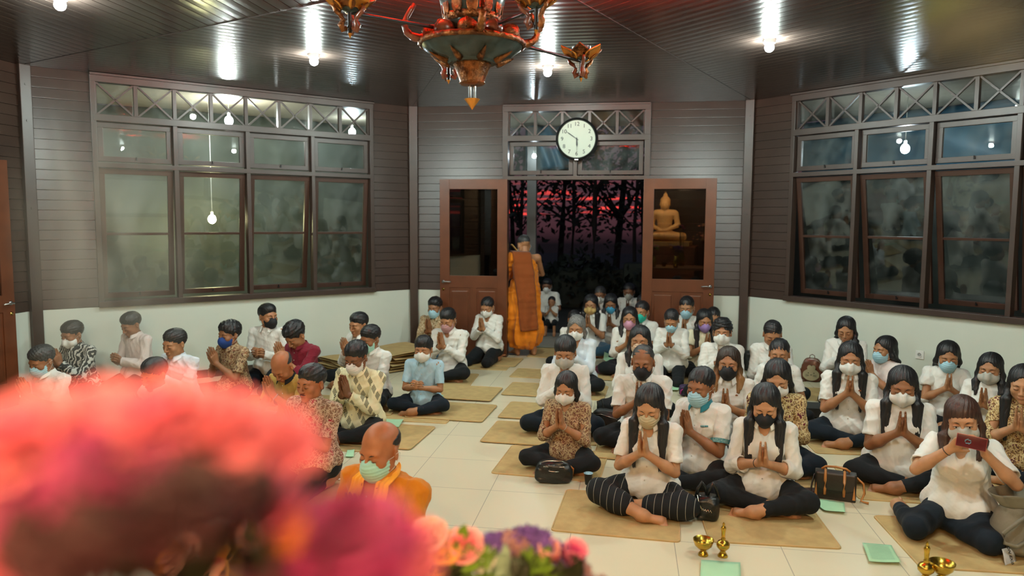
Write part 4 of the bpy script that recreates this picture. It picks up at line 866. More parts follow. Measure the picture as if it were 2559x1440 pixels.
# outside the doorway
P_('D1', 1367, 697, 'adult in white with a white mask sitting outside behind a small child', group=G3, f=0, hair='short', mask='cloth', mcol='white', skin='dark', pitch=12, S=.90, legs='kneel', base_z=.02, pants='black', yaw=-4, lod=1.35, arms='lap')
P_('D3', 1500, 717, 'grey-haired woman with white mask, rearmost row left in the doorway', group=G3, hair='up', hcol='salt', mask='kn', mcol='white', skin='tan', pitch=14, S=.84, yaw=-6, lod=1.35, pants='black')
P_('D4', 1572, 709, 'woman with a patterned grey mask in white, rearmost by the right door leaf', group=G3, hair='up', mask='cloth', mcol='grey', skin='dark', pitch=18, S=.86, yaw=-6, lod=1.35, pants='black', sleeve='long')
P_('D5', 1606, 737, 'dark-haired woman half hidden behind the edge of the right door leaf', group=G3, hair='up', skin='tan', pitch=10, S=.82, yaw=-6, lod=1.35, pants='black')
P_('D6', 1526, 737, 'long-haired woman with a bright blue mask praying on the threshold', group=G3, hair='shoulder', mask='surg', mcol='brightblue', skin='tan', pitch=22, S=.84, yaw=-4, lod=1.25, pants='black')
P_('D7', 1477, 737, 'young woman with glasses and a mustard yellow mask, long hair over white', group=G3, hair='long_front', mask='kn', mcol='yellow', skin='mid', pitch=10, S=.88, yaw=-8, lod=1.2, pants='jeans', extra=('glasses',), hand_h=.03)
P_('D8', 1604, 753, 'woman with a teal green mask just behind the pink-masked woman', group=G2, hair='up', mask='surg', mcol='teal', skin='mid', pitch=8, S=.87, yaw=-22, lod=1.2, pants='black')
P_('D9', 1434, 777, 'dark-haired person hidden behind the grey-haired woman', group=G2, hair='up', skin='tan', pitch=14, S=.76, yaw=-10, lod=1.3, pants='black')
# right side, back rows
P_('R1', 1441, 790, 'grey-haired woman with a white mask in a pale long-sleeved blouse', group=G2, hair='bob', hcol='grey', mask='kn', mcol='white', top='bluewhite', sleeve='long', skin='mid', pitch=12, S=.86, yaw=-8, lod=1.1, fat=1.1, pants='black', collar=False, neck='v', handx=-.03)
P_('R2', 1574, 768, 'woman with glasses and a pink mask in a white blouse', group=G2, hair='shoulder', mask='cloth', mcol='pink', skin='mid', pitch=8, S=.86, yaw=-4, lod=1.15, pants='black', extra=('glasses',), sleeve='rolled', neck='v')
P_('R3', 1716, 742, 'woman with a light blue mask in white leaning against the right door leaf', group=G2, hair='up', mask='surg', mcol='blue', skin='mid', pitch=16, S=.965, yaw=-12, lod=1.2, legs='kneel', pants='black', neck='v', collar=False)
P_('R4', 1677, 777, 'kneeling woman with a light blue mask and a frilled white blouse', group=G2, hair='up', mask='surg', mcol='blue', skin='mid', pitch=30, S=.88, legs='kneel', sleeve='long', yaw=-12, lod=1.1, pants='black', neck='v', collar=False)
P_('R5', 1762, 775, 'girl with long black hair and a purple mask in a cream dress', group=G2, hair='long_front', mask='cloth', mcol='purple', skin='mid', pitch=16, S=.84, yaw=8, lod=1.1, top='cream', pants='black', sleeve='puff', collar=False)
P_('R6', 1806, 798, 'curly-haired woman with a white mask in a white shirt, eyes open', group=G2, hair='curly', mask='kn', mcol='white', skin='mid', pitch=2, S=.88, yaw=-10, lod=1.05, eyes='open', fat=1.08, pants='black', sleeve='long')
P_('R6b', 1784, 770, 'black-haired person hidden behind the curly-haired woman', group=G2, hair='up', skin='mid', pitch=18, S=.80, yaw=0, lod=1.2, pants='black')
P_('R7', 1412, 843, 'woman with a pale grey mask and ponytail in an embroidered white blouse', group=G2, hair='pony', mask='kn', mcol='grey', skin='mid', pitch=18, S=.88, yaw=-2, sleeve='long', pants='navy', neck='v', collar=False)
P_('R8', 1600, 815, 'woman with a clear beige mask and loose dark hair over white', group=G2, hair='shoulder', mask='surg', mcol='clear', skin='mid', pitch=4, S=.90, yaw=-6, sleeve='long', pants='black')
P_('R9', 1607, 864, 'older grey-haired person with a black mask in a white polo shirt', group=G2, f=0, hair='buzz', hcol='salt', mask='cloth', mcol='black', skin='tan', pitch=12, S=.88, yaw=-8, pants='black')
P_('R10', 1414, 933, 'bob-haired woman with a white folded mask in brown batik, cross-legged', group=G2, hair='bob', mask='kn', mcol='white', skin='mid', pitch=16, S=.752, yaw=-12, top='batik_brown', sleeve='three', pants='black', neck='v', collar=False, extra=('bracelet',))
P_('R11', 1822, 868, 'woman with blond-tipped hair and a black mask in an emblem polo', group=G2, hair='shoulder', hcol='ombre', mask='cloth', mcol='black', skin='mid', pitch=4, S=.86, yaw=-12, eyes='open', pants='navy', extra=('emblem',), hand_h=-.03)
P_('R12', 1751, 920, 'woman with short parted hair and blue mask in white with teal trim', group=G2, hair='up', mask='surg', mcol='blue', skin='tan', pitch=12, S=.86, yaw=-34, pants='black', fat=1.06, coll_col='teal')
P_('R13', 1621, 970, 'long-haired girl with a beige mask in white and striped culottes, front row', group=G2, hair='long_front', mask='surg', mcol='beige', skin='light', pitch=26, S=.825, lead=-1, yaw=-14, pants='pinstripe', pants_len=.62, neck='v', lean=6)
P_('R14', 1914, 968, 'long-haired girl with a black mask in a white blouse, front row', group=G2, hair='long_front', mask='cloth', mcol='black', skin='light', pitch=24, S=0.825, yaw=-12, pants='black', sleeve='rolled', neck='v', lean=6, hand_h=-.07, extra=('band',))
P_('R15', 1944, 905, 'woman in gold-brown batik with a white mask behind the front-row girl', group=G2, hair='long_back', mask='kn', mcol='white', skin='light', pitch=22, S=.86, yaw=-12, top='batik_gold', sleeve='rolled', pants='navy', legs='cross', collar=False)
P_('R16', 1933, 806, 'woman bowing by the wall in a white collared shirt, hair tied back', group=G2, hair='up', skin='mid', pitch=26, S=.86, yaw=-4, sleeve='long', pants='black', lod=1.1)
P_('R17', 1949, 848, 'small girl in a white sailor blouse with dark sleeve stripes', group=G2, hair='up', skin='mid', pitch=8, sc=.80, S=.76, yaw=-14, arms='lap', pants='black', coll_col='white', lod=1.05)
P_('R18', 2115, 795, 'unmasked woman with very long hair looking down, against the white wall', group=G2, hair='halfback', skin='mid', pitch=20, S=.92, yaw=-22, sleeve='long', pants='black', legs='kneel', lod=1.05)
P_('R19', 2127, 857, 'woman with long hair, white mask and white emblem polo, beside the brown backpack', group=G2, hair='long_front', mask='kn', mcol='white', skin='mid', pitch=10, S=.88, yaw=-14, pants='navy', extra=('emblem',), fat=1.08, hand_h=.03)
P_('R20', 2213, 841, 'little girl in profile with a blue mask, long wavy hair', group=G2, hair='long_back', mask='surg', mcol='blue', skin='mid', pitch=6, sc=.82, S=.74, yaw=-62, top='pinkwhite', pants='black', collar=False, hand_h=.04)
P_('R21', 2258, 920, 'broad-shouldered woman with long black hair and white mask in a white tee', group=G2, hair='long_front', mask='kn', mcol='white', skin='tan', pitch=14, S=0.870, yaw=-16, pants='black', fat=1.16, legs='cross', collar=False)
P_('R22', 2372, 856, 'girl with a blue mask in a puffy frilled white blouse', group=G2, hair='long_back', mask='surg', mcol='blue', skin='mid', pitch=16, sc=.84, S=.76, yaw=-16, pants='black', sleeve='puff', collar=False)
P_('R23', 2477, 884, 'woman with a pale grey mask and zigzag writing across her white shirt', group=G2, hair='shoulder', mask='kn', mcol='grey', skin='mid', pitch=8, S=.82, yaw=-34, pants='black', legs='cross', extra=('band',), collar=False)
P_('R24', 2400, 995, 'woman with reddish brown hair holding up a phone to film', group=G2, hair='shoulder', hcol='brown', mask='kn', mcol='grey', skin='light', pitch=14, S=0.860, yaw=-24, legs='side', arms='phone', pants='navy', neck='deepv', collar=False, extra=('bangs', 'band'), eyes='open', tilt=-8)
P_('R25', 2560, 916, 'woman with long black hair in dark gold batik, cut by the right edge', group=G2, hair='long_front', skin='light', pitch=14, S=.86, yaw=-30, top='batik_gold', sleeve='three', pants='navy', collar=False)
P_('D2', 1379, 741, 'small child in a white top and black skirt with bare legs, seated on the doorstep', group=G3, f=1, sc=.56, S=.62, legs='stool', hair='up', skin='mid', pitch=2, yaw=-4, lod=1.05, pants='black', pants_len=.30, eyes='open', hand_h=.07, collar=False, hand_f=.02)

# the monk, seen from behind, walking out towards the left of the door
MK = P_('M', 1304, 590, 'standing monk in orange robes with one bare shoulder, seen from behind', group=None, f=0, S=1.72, legs='stand', arms='monk', top=None, pants=None, hair='buzz', hcol='salt', mask='kn', mcol='white', skin='mid', pitch=30, hyaw=8, yaw=-152, lean=7, extra=('glasses',), lod=1.0)
def robe(I):
    q, Nk, P, Sh, El, Wr, up, rt = (I[k_] for k_ in ('q', 'Nk', 'P', 'Sh', 'El', 'Wr', 'up', 'root'))
    s = Sol(); s.ell(Nk-up*.16, (.165, .125, .20), R=rotx(RAD(7)), k=.06); s.ell(P+up*.10, (.165, .135, .20), R=rotx(RAD(7)), k=.06); s.cap(Nk-up*.04+np.array([.02, 0, 0]), Sh[1]+np.array([.0, 0, .01]), .070, k=.05)
    n_ = unit([-.80, 0, .60]); s.cut(n_, n_ @ (Nk+np.array([-.045, 0, -.02])), k=.01)
    V1, Q1 = s.mesh(.0085, relax=1)
    s = Sol(); s.cap(P+np.array([0, 0, .16]), P+np.array([0, 0, -.1]), .150, .175, k=.05); s.cap(P+np.array([0, 0, -.1]), np.array([0, .02, .30]), .175, .205, k=.05); s.cap(np.array([-.04, .01, .33]), np.array([.05, .0, .25]), .205, .20, k=.04); s.cut((.18, .1, -1), -.085, k=.01); s.ell(P+np.array([.12, -.06, -.30]), (.13, .14, .42), k=.08)
    s.ops = [o_ for o_ in s.ops if not o_[-1]]+[o_ for o_ in s.ops if o_[-1]]
    V2, Q2 = s.mesh(.0085, relax=1); N2 = vnormals(V2, Q2); a = np.arctan2(V2[:, 0], -V2[:, 1]); V2 = V2+N2*((1-2*np.abs(np.sin(a*5+V2[:, 2]*3.5+.8*np.sin(V2[:, 2]*7))))*.016*np.clip((1.25-V2[:, 2])/.7, .15, 1))[:, None]; V2[:, 1] *= .92
    s = Sol(); s.cap(Sh[1], El[1], .085, .080, k=.04); s.cap(El[1], Wr[1], .085, .075, k=.03); s.cap(El[1]+np.array([.01, .02, -.02]), El[1]+np.array([.01, .02, -.14]), .075, .055, k=.05); d = unit(Wr[1]-El[1]); s.cut(d, d @ (Wr[1]-d*.03), k=.005)
    V3, Q3 = s.mesh(.0085, relax=1)
    V, Q = joined([(V1, Q1), (V2, Q2), (V3, Q3)]); Nn = vnormals(V, Q); V = folds(V, Nn, .0055, 77, .9); V = V+Nn*((np.abs(np.sin(V[:, 2]*38+V[:, 0]*22+2*np.sin(V[:, 1]*9)))*.007)*(V[:, 2] > .85))[:, None]
    link('robe', mesh_np('robe', V, Q), cloth_mat('robe'), rt, True)
    mb = MB()
    def srf(x, z):
        s_ = V[(np.abs(V[:, 0]-x) < .03) & (np.abs(V[:, 2]-z) < .03)]; return float(s_[:, 1].max()) if len(s_) else .12
    cols = []
    for j in range(41):
        t_ = j/40; zc = Nk[2]+.045-t_*(Nk[2]-.32); row = []
        for i in range(13):
            u = i/12; x = .205-.235*u-.07*t_+(.02*u*t_); z = zc-.03*u*(1-t_)-.02*(1-u); y = (srf(x, z)+.012) if t_ > .03 else srf(x, z-.03)-.01; row.append([x, y, z])
        cols.append(row)
    A = np.array(cols); B = A.copy()
    for _ in range(3): B[1:-1, 1:-1, 1] = (B[1:-1, 1:-1, 1]*2+B[:-2, 1:-1, 1]+B[2:, 1:-1, 1]+B[1:-1, :-2, 1]+B[1:-1, 2:, 1])/6
    B[:, :, 1] = np.maximum(A[:, :, 1], B[:, :, 1]); B[:, :, 1] += (.006*np.sin(np.arange(41)*1.9)[:, None]*np.ones(13)[None])
    top_ = B[0].copy(); top_[:, 1] -= .11; top_[:, 2] += .012; B = np.concatenate([top_[None], B]); g_ = [[mb.bm.verts.new(tuple(p_)) for p_ in row] for row in B]
    for i in range(len(g_)-1):
        for j in range(12): mb.bm.faces.new((g_[i][j], g_[i][j+1], g_[i+1][j+1], g_[i+1][j]))
    o = mb.build('folded_shoulder_cloth', cloth_mat('robe_dark'), rt, True); md = o.modifiers.new('t', 'SOLIDIFY'); md.thickness = .018; md.offset = 1
robe(MK)
_m = Matrix.Translation(tuple(MK['L0'])) @ Matrix.Rotation(MK['yaw'], 4, 'Z') @ Matrix.Scale(MK['k'], 4)
_f = empty('wooden_fan_handle', (0, 0, 0), 0, 'pale wooden slat held up over the shoulder of the monk', 'fan'); _n = MK['Nk']; _f.matrix_world = _m
mb = MB(); _a, _b = Vector((.02, -.14, _n[2]-.02)), Vector((.17, -.10, _n[2]+.13)); mb.box(tuple((_a+_b)/2), (.030, .014, (_b-_a).length), rot=(_b-_a).to_track_quat('Z', 'Y').to_matrix(), bev=.003); mb.build('slat', mat('pale_wood', (.62, .40, .14), rough=.5, noise=.2), _f)
# ------------------------------------------------------------------ chandelier
m_gilt = mat('carved_gilt', (.36, .13, .035), rough=.30, metal=.75, noise=.55, nscale=22, bump=(70, .9), cols=(.10, .035, .012))
m_wood = mat('red_lacquer_wood', (.20, .055, .025), rough=.28, noise=.35, nscale=9, bump=(25, .3), coat=.4); m_bowl = mat('dark_green_lacquer', (.035, .05, .045), rough=.25, noise=.4, bump=(14, .3))
m_amber = mat('amber_gold', (.75, .30, .05), rough=.28, metal=.7, bump=(40, .3)); m_chrome = mat('chrome', (.5, .5, .48), rough=.12, metal=1)
CHD = 4.3
def cz(py): return float(at_d(1180, py, CHD)[2])
c0 = at_d(1180, 250, CHD); ch = empty('chandelier', (float(c0[0]), float(c0[1]), 0), RAD(12), 'carved gilt lotus chandelier with dark bowl, hanging at the top centre', 'chandelier'); u_ = CHD/CAM_F
z_tip, z_st, z_cb, z_ct, z_rim, z_neck, z_top = cz(274), cz(248), cz(213), cz(160), cz(112), cz(62), cz(-30)
mb = MB(); mb.lathe([(.001, z_tip), (20*u_, z_st), (.001, z_st)], n=24); mb.build('gold_point', m_amber, ch, auto=40)
mb = MB(); mb.cyl((-.012, 0, z_st), (-.012, 0, z_cb+.02), .011, n=12); mb.build('chrome_rod', m_chrome, ch, auto=40); mb = MB(); mb.cyl((.014, 0, z_st), (.014, 0, z_cb+.02), .011, n=12); mb.build('chrome_rod', m_chrome, ch, auto=40)
mb = MB(); mb.lathe([(.001, z_cb), (28*u_, z_cb), (32*u_, z_cb+.01), (30*u_, z_cb+.02), (44*u_, z_ct-.02), (47*u_, z_ct-.01), (46*u_, z_ct), (.001, z_ct)], n=40, lobes=20, amp=.02); mb.build('lower_cup', m_gilt, ch, auto=50)
mb = MB(); zb = z_ct-.005; mb.lathe([(.001, zb), (58*u_, zb), (62*u_, zb+.012), (66*u_, zb+.016), (98*u_, zb+.045), (122*u_, z_rim-.03), (130*u_, z_rim), (120*u_, z_rim+.01), (.001, z_rim+.012)], n=48); mb.build('bowl', m_bowl, ch, auto=50)
mb = MB(); mb.lathe([(128*u_, z_rim-.022), (133*u_, z_rim-.012), (133*u_, z_rim+.004), (126*u_, z_rim+.012)], n=96, lobes=32, amp=.012); o = mb.build('filigree_rim', m_gilt, ch, True); o.modifiers.new('t', 'SOLIDIFY').thickness = .006
def petal(R_, L_, w_, z0, tilt, a, m, name, curl=.5, par=ch, th=.008):
    mb = MB()
    def fn(s_, t_):
        v = t_*2-1; s2 = s_; ww = w_*math.sin(pi*min(1, (s2*.88+.10)))**.6*v; out_ = R_+L_*(s2*cos(tilt)-curl*.25*s2*s2); zz = z0+L_*(s2*sin(tilt)+curl*.1*s2*s2)-abs(v)**2*w_*.30
        x, y = out_+w_*.10*(1-v*v), ww; return (x*cos(a)-y*sin(a), x*sin(a)+y*cos(a), zz)
    mb.grid(fn, 10, 8); o = mb.build(name, m, par, True); o.modifiers.new('t', 'SOLIDIFY').thickness = th; return o
for i in range(10):
    a = i*pi/5+.2; mb = MB(); mb.sph((98*u_*cos(a), 98*u_*sin(a), z_rim+.040), .055, 14, (1.1, 1.05, .9), Matrix.Rotation(a, 3, 'Z')); mb.tube([((98*u_+.058*cos(t_))*cos(a), (98*u_+.058*cos(t_))*sin(a), z_rim+.040+.052*sin(t_)) for t_ in (-.3, .2, .7, 1.2)], [.004, .007, .009, .004], 6); mb.build('lotus_petal', m_gilt if i % 2 else m_wood, ch, True)
for i in range(8):
    a = i*pi/4+.3; mb = MB(); mb.tube([(r1*u_*cos(a), r1*u_*sin(a), zb+z1) for r1, z1 in ((64, .010), (76, .020), (88, .030), (100, .040), (110, .052))], [.022, .020, .014, .009, .002], 8); mb.build('bowl_leaf', m_gilt, ch, True)
mb = MB(); mb.lathe([(52*u_, z_rim+.06), (78*u_, z_rim+.05), (86*u_, z_rim+.09), (60*u_, z_neck-.01), (62*u_, z_neck), (66*u_, z_neck+.02), (78*u_, cz(20)), (84*u_, cz(0)), (86*u_, cz(-30))], n=48); mb.build('barrel', m_bowl, ch, auto=50)
mb = MB(); mb.lathe([(63*u_, z_neck-.004), (69*u_, z_neck+.006), (73*u_, z_neck+.034), (67*u_, z_neck+.04)], n=96, lobes=24, amp=.015); mb.build('carved_band', m_gilt, ch, True)
for i in range(12): petal(70*u_, 46*u_, 14*u_, z_neck+.03, RAD(84), i*pi/6, m_gilt, 'barrel_ornament', curl=0, th=.006)
mb = MB(); mb.lathe([(86*u_, cz(-30)), (100*u_, cz(-38)), (98*u_, cz(-48)), (30*u_, cz(-60)), (.02, 3.10), (.02, 3.29)], n=32); mb.build('upper_bowl', m_gilt, ch, auto=50)
mb = MB(); mb.sph((0, .0, cz(-30)+.09), .03, 10); r_ = empty('x'); bpy.data.objects.remove(r_)
mb.bm.clear()
for i, a in enumerate((188, 8, 98, 278)):                                # curling horns on the bowl
    a = RAD(a); mb = MB(); pts = []
    for j in range(15):
        s_ = j/14; rr = (92+ (80*s_ if s_ < .75 else 60+(.75-s_)*40))*u_ if False else (88+78*sin(s_*2.05))*u_; zz = z_rim+.03+.10*s_*s_*1.5-.035*sin(s_*3.1)+(0 if s_ < .8 else (s_-.8)*.12)
        if s_ > .8: rr -= (s_-.8)*.18
        pts.append((rr*cos(a), rr*sin(a), zz))
    mb.tube(pts, [.030*(1-.55*j/14)*(1+.10*sin(j*2.6)) for j in range(15)], 10); mb.build('curled_horn', m_wood if i % 2 == 0 else m_gilt, ch, True)
def w2c(p_): return Matrix.Rotation(-RAD(12), 3, 'Z') @ (Vector(p_)-Vector((float(c0[0]), float(c0[1]), 0)))
ARMS = [(875, 96, 3.86), (1340, 88, 3.75), (1452, 205, 4.75), (1121, 210, 4.80)]
for ax_, ay_, ad in ARMS:
    e_ = w2c(at_d(ax_, ay_, ad)); zt = e_.z; a = math.atan2(e_.y, e_.x); rr = math.hypot(e_.x, e_.y)
    mb = MB(); mb.cyl((60*u_*cos(a), 60*u_*sin(a), z_rim+.055), (e_.x, e_.y, zt+.13), .010, n=10); arm = mb.build('arm', m_black, ch, auto=40)
    mb = MB(); mb.cyl((e_.x, e_.y, zt+.025), (e_.x, e_.y, zt+.15), .011, n=12); mb.cyl((e_.x, e_.y, zt+.05), (e_.x, e_.y, zt+.062), .016, n=12); mb.build('stem', m_black, arm, auto=40)
    mb = MB(); mb.cyl((e_.x, e_.y, zt), (e_.x, e_.y, zt+.025), .001, .012, n=12); mb.build('cone_tip', m_amber, arm)
    mb = MB(); mb.lathe([(.012, zt+.13), (.040, zt+.14), (.058, zt+.175), (.062, zt+.22), (.050, zt+.222), (.03, zt+.16)], c=(e_.x, e_.y, 0), n=24, lobes=8, amp=.05); cup = mb.build('cup', m_bowl, arm, auto=50)
    for i in range(6):
        b_ = i*pi/3+.3; o = petal(.040, .10, .060, zt+.155, RAD(52), b_, m_amber if i % 2 else m_gilt, 'cup_petal', curl=-1.4, par=arm); o.location = (e_.x, e_.y, 0)
    for sgn in (0, 1, 2):
        b_ = sgn*2*pi/3+a; mb = MB(); pts = [(e_.x+r1*cos(b_), e_.y+r1*sin(b_), zt+z1) for r1, z1 in ((.018, .050), (.040, .040), (.050, .062), (.038, .085), (.050, .11), (.075, .125), (.088, .15), (.078, .165))]; mb.tube(pts, [.012, .018, .018, .014, .013, .012, .010, .006], 8); mb.build('scroll', m_wood if sgn else m_gilt, arm, True)
for rx, ry, w_ in ((1590, -32, 'right'), (1035, -32, 'left')):
    q_ = at_z(rx, ry, HT-.15); r_ = empty('red_uplight', (float(q_[0]), float(q_[1]), HT), 0, 'small red uplight in an added light-screening dish just %s of the chandelier' % w_, 'lamp'); mb = MB(); mb.lathe([(.001, -.205), (.04, -.20), (.085, -.165), (.10, -.13), (.095, -.13), (.08, -.16), (.038, -.192), (.001, -.195)], n=28); mb.build('dish', m_black, r_, auto=50)  # dish added under the bulb to keep red light off the room
    for a in (0, 2.094, 4.189): mb = MB(); mb.cyl((.095*cos(a), .095*sin(a), -.135), (.05*cos(a), .05*sin(a), 0), .003, n=6); mb.build('hanger', m_black, r_)
    mb = MB(); mb.sph((0, 0, -.155), .032, 12); mb.build('bulb', m_red, r_, True)

# ------------------------------------------------------------------ wall clock over the door, twelve past... hands at ten to six
mc = Matrix.Translation(tuple(wframe(0) @ Vector((.02, -.075, 2.84)))); ck = empty('wall_clock', tuple(wframe(0) @ Vector((.02, -.06, 2.84))), 0, 'round black-rimmed wall clock with a white dial over the door', 'clock')
RX = Matrix.Rotation(pi/2, 3, 'X'); mb = MB(); mb.lathe([(.001, -.02), (.235, -.02), (.262, -.01), (.268, .015), (.262, .038), (.248, .050), (.238, .042), (.234, .022)], n=64, axis=RX); mb.build('rim', m_black, ck, auto=50)
mb = MB(); mb.lathe([(.001, .022), (.236, .022)], n=64, axis=RX); mb.build('dial', mat('dial', (.60, .63, .52), rough=.5, noise=.02), ck)
m_ink = mat('black_ink', (.02, .02, .02), rough=.5)
def text(s_, size, M, m, parent, name='lettering', ext=.0008, align='CENTER', sx=1):
    cu = bpy.data.curves.new(name, 'FONT'); cu.body = s_; cu.size = size; cu.align_x = align; cu.align_y = 'CENTER'; cu.extrude = ext; tmp = bpy.data.objects.new('tmp_text', cu); C.objects.link(tmp)
    dg = bpy.context.evaluated_depsgraph_get(); me = bpy.data.meshes.new_from_object(tmp.evaluated_get(dg)); bpy.data.objects.remove(tmp); me.name = name; me.materials.clear(); me.materials.append(m)
    o = bpy.data.objects.new(name, me); C.objects.link(o); o.parent = parent; o.matrix_local = M @ Matrix.Diagonal((sx, 1, 1, 1)); return o
FR = Matrix.Rotation(pi/2, 4, 'X')
for n_ in range(1, 13): a = n_*pi/6; text(str(n_), .070, Matrix.Translation((.185*sin(a), -.025, .185*cos(a))) @ FR, m_ink, ck, 'numeral')
def handp(a, L_, w_, y): return [(sin(a)*t_*L_+cos(a)*v*w_, y, cos(a)*t_*L_-sin(a)*v*w_) for t_, v in ((-.15, .5), (.7, 1), (1, 0), (.7, -1), (-.15, -.5))]
a_m = RAD(305); a_h = RAD(177)
mb = MB(); mb.prism(handp(a_m, .165, .006, -.030), (0, -.003, 0)); mb.build('minute_hand', m_ink, ck); mb = MB(); mb.prism(handp(a_h, .105, .010, -.035), (0, -.003, 0)); mb.build('hour_hand', m_ink, ck)
mb = MB(); mb.prism(handp(RAD(179), .19, .0015, -.040), (0, -.001, 0)); mb.build('second_hand', m_ink, ck); mb = MB(); mb.cyl((0, -.028, 0), (0, -.044, 0), .010, n=14); mb.build('hub', m_ink, ck)
mb = MB(); mb.box((0, -.048, -.262), (.05, .01, .016), bev=.003); mb.build('catch', m_steel, ck)

# ------------------------------------------------------------------ power socket on the right wall
M = wframe(1); so = empty('power_socket', (0, 0, 0), 0, 'white square power socket on the right white wall', 'socket'); so.matrix_world = M @ Matrix.Translation((.0, -.006, .455))
mb = MB(); mb.box((0, 0, 0), (.085, .012, .085), bev=.004); mb.build('plate', m_white, so); mb = MB(); mb.lathe([(.001, .006), (.020, .006), (.021, .013), (.026, .013), (.028, .006)], n=28, axis=RX); mb.build('round_outlet', m_white, so, auto=40)
for x in (-.009, .009): mb = MB(); mb.cyl((x, -.006, 0), (x, -.0085, 0), .003, n=8); mb.build('pin_hole', m_black, so)
# ------------------------------------------------------------------ floor mats, placed row by row
m_mat = mat('jute_mat', (.50, .355, .155), rough=.9, spec=.2, noise=.10, nscale=12, bump=(260, .25)); m_matb = mat('mat_binding', (.56, .38, .17), rough=.85, noise=.1)
def floor_mat(x, y, w, d, rot, label, z=.0, name='floor_mat'):
    r = empty(name, (x, y, z), RAD(rot), label, 'mat', 'jute floor mats'); rc = .03; pts = []
    for cx, cy, a0 in ((w/2-rc, d/2-rc, 0), (-w/2+rc, d/2-rc, 90), (-w/2+rc, -d/2+rc, 180), (w/2-rc, -d/2+rc, 270)):
        for i in range(4): a = RAD(a0+30*i); pts.append((cx+rc*cos(a), cy+rc*sin(a), 0))
    mb = MB(); mb.prism(pts, (0, 0, .006)); mb.build('pad', m_mat, r)
    mb = MB(); P3 = [Vector((p_[0]*(1-.010/w), p_[1]*(1-.010/d), .0055)) for p_ in pts]; mb.tube(P3+[P3[0], P3[1]], .0042, 6, False); mb.build('edge_binding', m_matb, r, True); return r
def near(k, dx=0, dy=-.18): L_ = PPL[k]['L0']; a = PPL[k]['yaw']; return L_[0]+dx*cos(a)-dy*sin(a), L_[1]+dx*sin(a)+dy*cos(a)
who = {'R13': 'girl in striped culottes', 'R14': 'front-row girl with the black mask', 'R24': 'woman filming with a phone', 'R10': 'bob-haired woman in brown batik', 'R12': 'woman in white with teal trim', 'R7': 'woman in the embroidered blouse', 'R9': 'grey-haired person in a polo', 'R11': 'woman with blond-tipped hair',
       'R15': 'woman in gold-brown batik', 'R21': 'broad-shouldered woman in a white tee', 'R19': 'woman in the emblem polo by the backpack', 'R1': 'grey-haired woman', 'R4': 'kneeling woman in a frilled blouse', 'R6': 'curly-haired woman', 'R25': 'woman at the right edge', 'R22': 'girl in the puffy blouse', 'R16': 'woman bowing by the right wall', 'R2': 'woman with glasses and pink mask',
       'L14': 'boy in light blue', 'L16': 'man with the dusty pink mask', 'L17': 'kneeling woman by the left leaf', 'L11': 'man in the diamond-patterned shirt', 'L10': 'moustached man', 'L12': 'young man with the green mask', 'L6': 'man with the royal blue mask', 'L5': 'man in bluish white', 'L9': 'balding man in mustard', 'L8': 'bowing man in maroon'}
MATP = {'R13': (.66, .08, .74, .68, -3), 'R14': (1.52, .12, .72, .70, 2), 'R24': (2.62, -.02, .80, .70, 2), 'R10': (.16, .98, .78, .68, -4), 'R12': (1.10, .92, .60, .60, 0)}
used_m = []
for k_ in who:
    if k_ in MATP: x, y, w, d, r_ = MATP[k_]
    else:
        x, y = near(k_); w, d, r_ = .68, .66, (hash(who[k_][:3]) if False else (int(x*37+y*91) % 7)-3)
    lv = .0
    while any(abs(x-a) < .72 and abs(y-b_) < .70 and abs(lv-c_) < .004 for a, b_, c_ in used_m): lv += .0065
    used_m.append((x, y, lv)); floor_mat(x, y, w, d, r_, 'brown jute mat under the '+who[k_], lv)
for (px, py, w, d, lb) in ((1310, 1085, .62, .64, 'brown jute mat behind the bob-haired woman, with a bare front corner'), (1340, 1030, .62, .60, 'brown jute mat second from the aisle end, left of the right-hand group'), (1335, 976, .60, .60, 'brown jute mat third up the aisle, left of the right-hand group'), (1345, 935, .6, .52, 'pale jute mat near the monk, at the aisle head'),
                           (1165, 985, .66, .60, 'brown jute mat with an empty right end beside the boy in light blue'), (1130, 1030, .74, .62, 'brown jute mat with a shadowed empty front behind the boy in light blue'), (960, 1090, .70, .66, 'brown jute mat between the man in diamonds and the aisle'), (1235, 905, .66, .56, 'doubled pale jute mat beside the standing monk'), (1375, 880, .5, .9, 'pale mat running out over the threshold'), (2010, 985, .7, .6, 'empty sunlit-coloured jute mat before the brown backpack')):
    p = at_z(px, py, 0); lv = .0
    while any(abs(p[0]-a) < .70 and abs(p[1]-b_) < .66 and abs(lv-c_) < .004 for a, b_, c_ in used_m): lv += .0065
    used_m.append((p[0], p[1], lv)); floor_mat(float(p[0]), float(p[1]), w, d, -3, lb.replace('sunlit-coloured ', ''), lv)
m_dk = mat('grey_rug', (.20, .20, .16), rough=.9)
p = at_z(1370, 868, 0); mb = MB(); mb.box((float(p[0]), float(p[1]), .016), (.5, .22, .008)); tag(mb.build('door_mat', m_dk), 'narrow grey mat strip lying across the threshold', 'mat')

